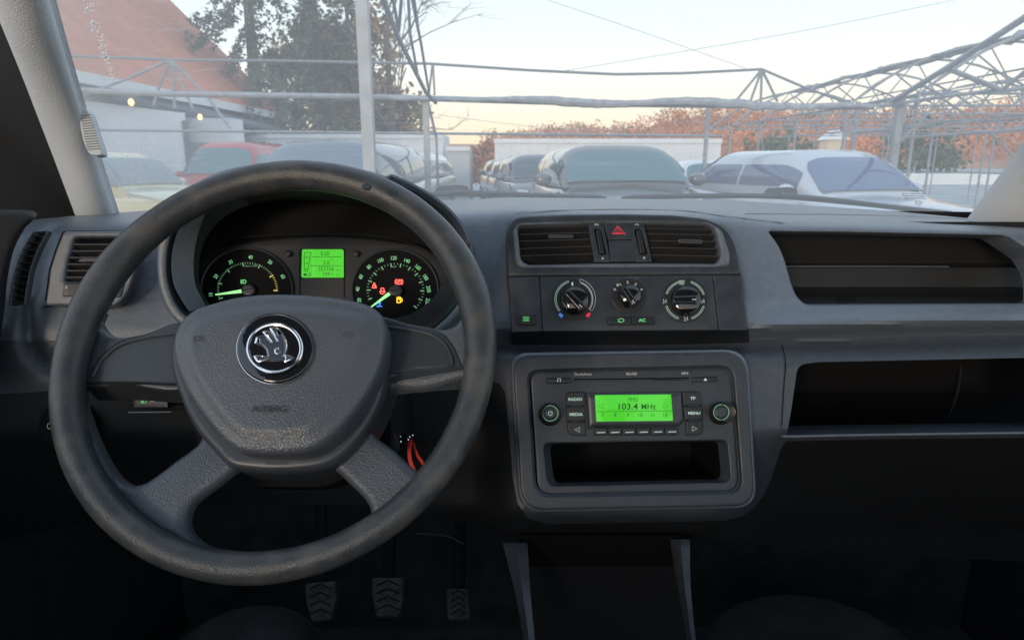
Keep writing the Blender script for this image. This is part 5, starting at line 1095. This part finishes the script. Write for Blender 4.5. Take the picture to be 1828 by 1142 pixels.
# ============================================================ PARKED CARS
M_tyre = mat('tyre_rubber', (.02, .02, .02), .8); M_wheelm = mat('alloy_rim', (.5, .5, .52), .3, .8)
M_head = mat('headlamp_lens', (.6, .62, .65), .1, coat=1); M_blackp = mat('black_exterior_plastic', (.03, .03, .035), .5)
def paint(name, c, metal=.3): return mat(name, c, .25, metal, coat=.7)
def cglass(name, c): return mat(name, c, .05, 0, spec=1.0)
def car(X, Y, rz, Ln, W, H, pt, gl, label, hood=1.0, belt=1.0, cowl=.26, rf=.42, rr_=.90, end=1.0, tum=.17, roofw=.0, rails=False, group='parked cars', nm='parked_car'):
    t = thing(nm, (X, Y, 0), label, 'car', group); Rm = Matrix.Rotation(rz, 3, 'Z')
    def T(p): v = Rm @ Vector([float(q) for q in p]); return np.array([X + v.x, Y + v.y, v.z])
    hw = W / 2; fy = -Ln / 2; yy = lambda f: fy + Ln * f
    st = [(0, .80, .52, hood * .62), (.02, .90, .40, hood * .78), (.07, .97, .30, hood * .90), (.14, 1.0, .28, hood * .96), (cowl, 1.0, .26, belt), (.5, 1.0, .25, belt * 1.0), (.75, 1.0, .26, belt * 1.03), (.92, .98, .3, belt * 1.05), (.985, .92, .38, belt * 1.0), (1.0, .84, .5, belt * .8)]
    L_ = []
    for f, wf, zb, zt in st:
        w_ = hw * wf; y = yy(f); zt_s = zt - .05
        L_.append([T((x, y, z)) for x, z in ((-w_ * .86, zb), (-w_ * .97, zb + .10), (-w_, zb + (zt_s - zb) * .45), (-w_ * .985, zt_s - .06), (-w_ * .93, zt_s), (-w_ * .75, zt), (-w_ * .35, zt + .02), (0, zt + .03), (w_ * .35, zt + .02), (w_ * .75, zt), (w_ * .93, zt_s), (w_ * .985, zt_s - .06), (w_, zb + (zt_s - zb) * .45), (w_ * .97, zb + .10), (w_ * .86, zb))])
    M = MB(); M.loft(L_, cap0=True, cap1=True); M.obj('body', pt, t, 45)
    bw = hw * .95; tw = hw * (1 - tum)
    B = {'f': (yy(rf), H), 'r': (yy(rr_), H)}
    yc, ye = yy(cowl) - .06, yy(end) - .01; fa = (yy(rf) - yc) / (ye - yc); fr = (yy(rr_) - yc) / (ye - yc); bz = belt - .02
    def cab(f, th, o=0.):
        g = math.sin(math.pi / 2 * min(1, f / fa)) ** .9 * math.sin(math.pi / 2 * min(1, (1 - f) / (1 - fr))) ** .8 if 0 < f < 1 else 0
        h = (H - bz) * g * (1 + .015 * math.sin(math.pi * f)); c_, s_ = math.cos(th), math.sin(th); zf = max(s_, 0) ** .6
        x = bw * (1 - .07 * (2 * f - 1) ** 2) * math.copysign(abs(c_) ** .42, c_) * (1 - tum * .62 * zf * g)
        return T((x * (1 + o), yc + (ye - yc) * f - o * 2.0 * (1 if f < fa else (-1 if f > fr else 0)), bz + h * zf + o * .6))
    def cpatch(f0, f1, t0, t1, o, n=12):
        M = MB(); M.loft([[cab(f0 + (f1 - f0) * i / n, math.radians(t0 + (t1 - t0) * q / n), o) for q in range(n + 1)] for i in range(n + 1)], closed=False); return M
    ff = [0, .02, .06, .1] + list(np.linspace(.14, .9, 22)) + [.94, .97, .99, 1.0]
    M = MB(); M.loft([[cab(f, math.radians(a)) for a in (0, 3, 8, 15, 25, 35, 45, 55, 65, 78, 90, 102, 115, 125, 135, 145, 155, 165, 172, 177, 180)] for f in ff], closed=False); M.obj('cabin', pt, t, 60)
    def wspatch():
        M = MB(); n = 14; R_ = []
        for i in range(n + 1):
            q = i / n; f = fa * (.08 + .52 * q); a = 30 + 14 * q + 10 * max(0, q - .85) / .15 * .8 + 8 * max(0, .12 - q) / .12
            R_.append([cab(f, math.radians(a + (180 - 2 * a) * j_ / n), .012) for j_ in range(n + 1)])
        M.loft(R_, closed=False); return M
    wspatch().obj('windscreen', gl, t, 60)
    cpatch(fr + (1 - fr) * .25, fr + (1 - fr) * .85, 42, 138, .012).obj('rear_window', gl, t, 60)
    for s in (-1, 1):
        fm = fa * .45 + fr * .55
        for f0, f1 in ((fa * .52, fm - .012), (fm + .012, fr + (1 - fr) * .45)):
            a0, a1 = (4, 30) if s > 0 else (176, 150); cpatch(f0, f1, a0, a1, .010).obj('side_window', gl, t, 60)
        M = MB(); c = T((s * (hw + .10), yy(cowl) + .38, belt + .08)); q = Rm
        M.ico((0, 0, 0), 1, 2); M.V = [tuple(T(np.array(v) * (.12, .09, .085) + (s * (hw + .09), yy(cowl) + .36, belt + .07))) for v in M.V]; M.obj('mirror', pt, t)
        for f in (.17, .80):
            w1 = MB(); y = yy(f); ring = lambda r, x: [T((x, y + r * math.cos(a), .33 + r * math.sin(a))) for a in np.linspace(0, 2 * math.pi, 20, endpoint=False)]
            w1.loft([ring(.33, s * (hw - .2)), ring(.34, s * (hw - .02)), ring(.22, s * (hw + .01))], cap0=True, cap1=True); wo = w1.obj('wheel', M_tyre, t); w2 = MB(); w2.loft([ring(.22, s * (hw + .012)), ring(.05, s * (hw + .02))], cap1=True); w2.obj('wheel_rim', M_wheelm, wo)
        M = MB(); z = hood * .76; M.loft([[T(p_) for p_ in ((s * hw * .62, yy(.012), z - .05), (s * hw * .62, yy(.02), z + .06))], [T(p_) for p_ in ((s * hw * .84, yy(.035), z - .04), (s * hw * .84, yy(.045), z + .08))], [T(p_) for p_ in ((s * hw * .96, yy(.09), z), (s * hw * .95, yy(.10), z + .08))]], closed=False); M.obj('headlight', M_head, t, 0)
    M = MB(); M.box((0, 0, 0), 1, 1, 1); M.V = [tuple(T(np.array(v) * (hw * 1.0, .04, .16) + (0, fy - .0, hood * .62))) for v in M.V]; M.obj('grille', M_blackp, t, 0)
    if rails:
        for s in (-1, 1): M = MB(); M.tube([T((s * tw * .74, B['f'][0] + .25, H - .13)), T((s * tw * .74, B['f'][0] + .4, H - .06)), T((s * tw * .74, B['r'][0] - .3, H - .06)), T((s * tw * .74, B['r'][0], H - .12))], .018, 6); M.obj('roof_rail', M_blackp, t)
    return t
g_teal = cglass('teal_car_glass', (.05, .13, .15)); g_blue = cglass('blue_car_glass', (.09, .13, .23)); g_dark = cglass('dark_car_glass', (.05, .07, .085))
def px2x(px, Y): return A_(px, 290, Y)[0]
D2 = math.radians
car(px2x(1118, 8.2), 9.6, D2(4), 4.5, 1.85, 1.62, paint('grey_brown_paint', (.085, .083, .083), .1), g_teal, 'grey-brown sport utility car facing us in the middle, roof level with the white container', hood=1.04, belt=1.11, rails=True)
car(px2x(1585, 7.9), 9.7, D2(17), 4.7, 1.9, 1.56, paint('silver_paint', (.50, .53, .57)), g_blue, 'silver saloon turned three-quarter with bluish windscreen at the right', hood=.92, belt=.98, cowl=.28, rf=.46, rr_=.76, end=.93, tum=.2)
car(px2x(1285, 16), 17, D2(0), 4.2, 1.78, 1.45, paint('white_paint', (.6, .62, .64), 0), g_teal, 'small white car between the grey-brown car and the silver saloon', hood=.9, belt=.95)
for k, (px, Y, c, lb, h) in enumerate(((968, 14.5, (.14, .14, .145), 'dark grey car just left of the grey-brown one, first of the receding row', 1.58), (935, 18, (.35, .36, .38), 'pale grey car second in the receding row', 1.52), (908, 22, (.2, .24, .24), 'greenish grey car furthest in the receding row', 1.50))):
    car(px2x(px, Y), Y + 2, D2(7), 4.3, 1.8, h, paint('row_paint_%s' % 'abc'[k], c), g_dark, lb, belt=1.0, rails=k == 0)
car(px2x(545, 8.6), 10.2, D2(-6), 4.7, 1.92, 1.70, paint('dark_slate_paint', (.10, .12, .15)), cglass('slate_car_glass', (.10, .14, .18)), 'dark slate sport utility car with roof rails behind the steering wheel rim', hood=1.08, belt=1.10, rails=True)
car(px2x(700, 15), 16.5, D2(-6), 4.6, 1.85, 1.62, paint('cream_van_paint', (.5, .48, .42), .1), g_dark, 'pale car with dark windscreen directly right of the thick pole', belt=1.08)
car(px2x(740, 21), 22, D2(-4), 4.3, 1.8, 1.5, paint('white_small_paint', (.6, .6, .6), 0), g_dark, 'small white car further back beside the twin posts')
car(px2x(368, 13), 14.5, D2(-4), 4.0, 1.66, 1.80, paint('red_paint', (.45, .03, .04), 0), g_teal, 'red car with greenish windscreen under the porch lamp', belt=1.08)
car(px2x(115, 10.2), 11.0, D2(68), 4.2, 1.78, 1.56, paint('champagne_paint', (.66, .58, .36), .2), cglass('pale_car_glass', (.16, .20, .22)), 'champagne coloured car seen through the wet left edge of the windscreen', belt=1.0)
car(px2x(15, 8.6), 8.6, D2(78), 3.9, 1.75, 1.70, paint('yellow_paint', (.62, .38, .03), 0), g_dark, 'yellow car half hidden behind the left windscreen pillar', belt=1.02)
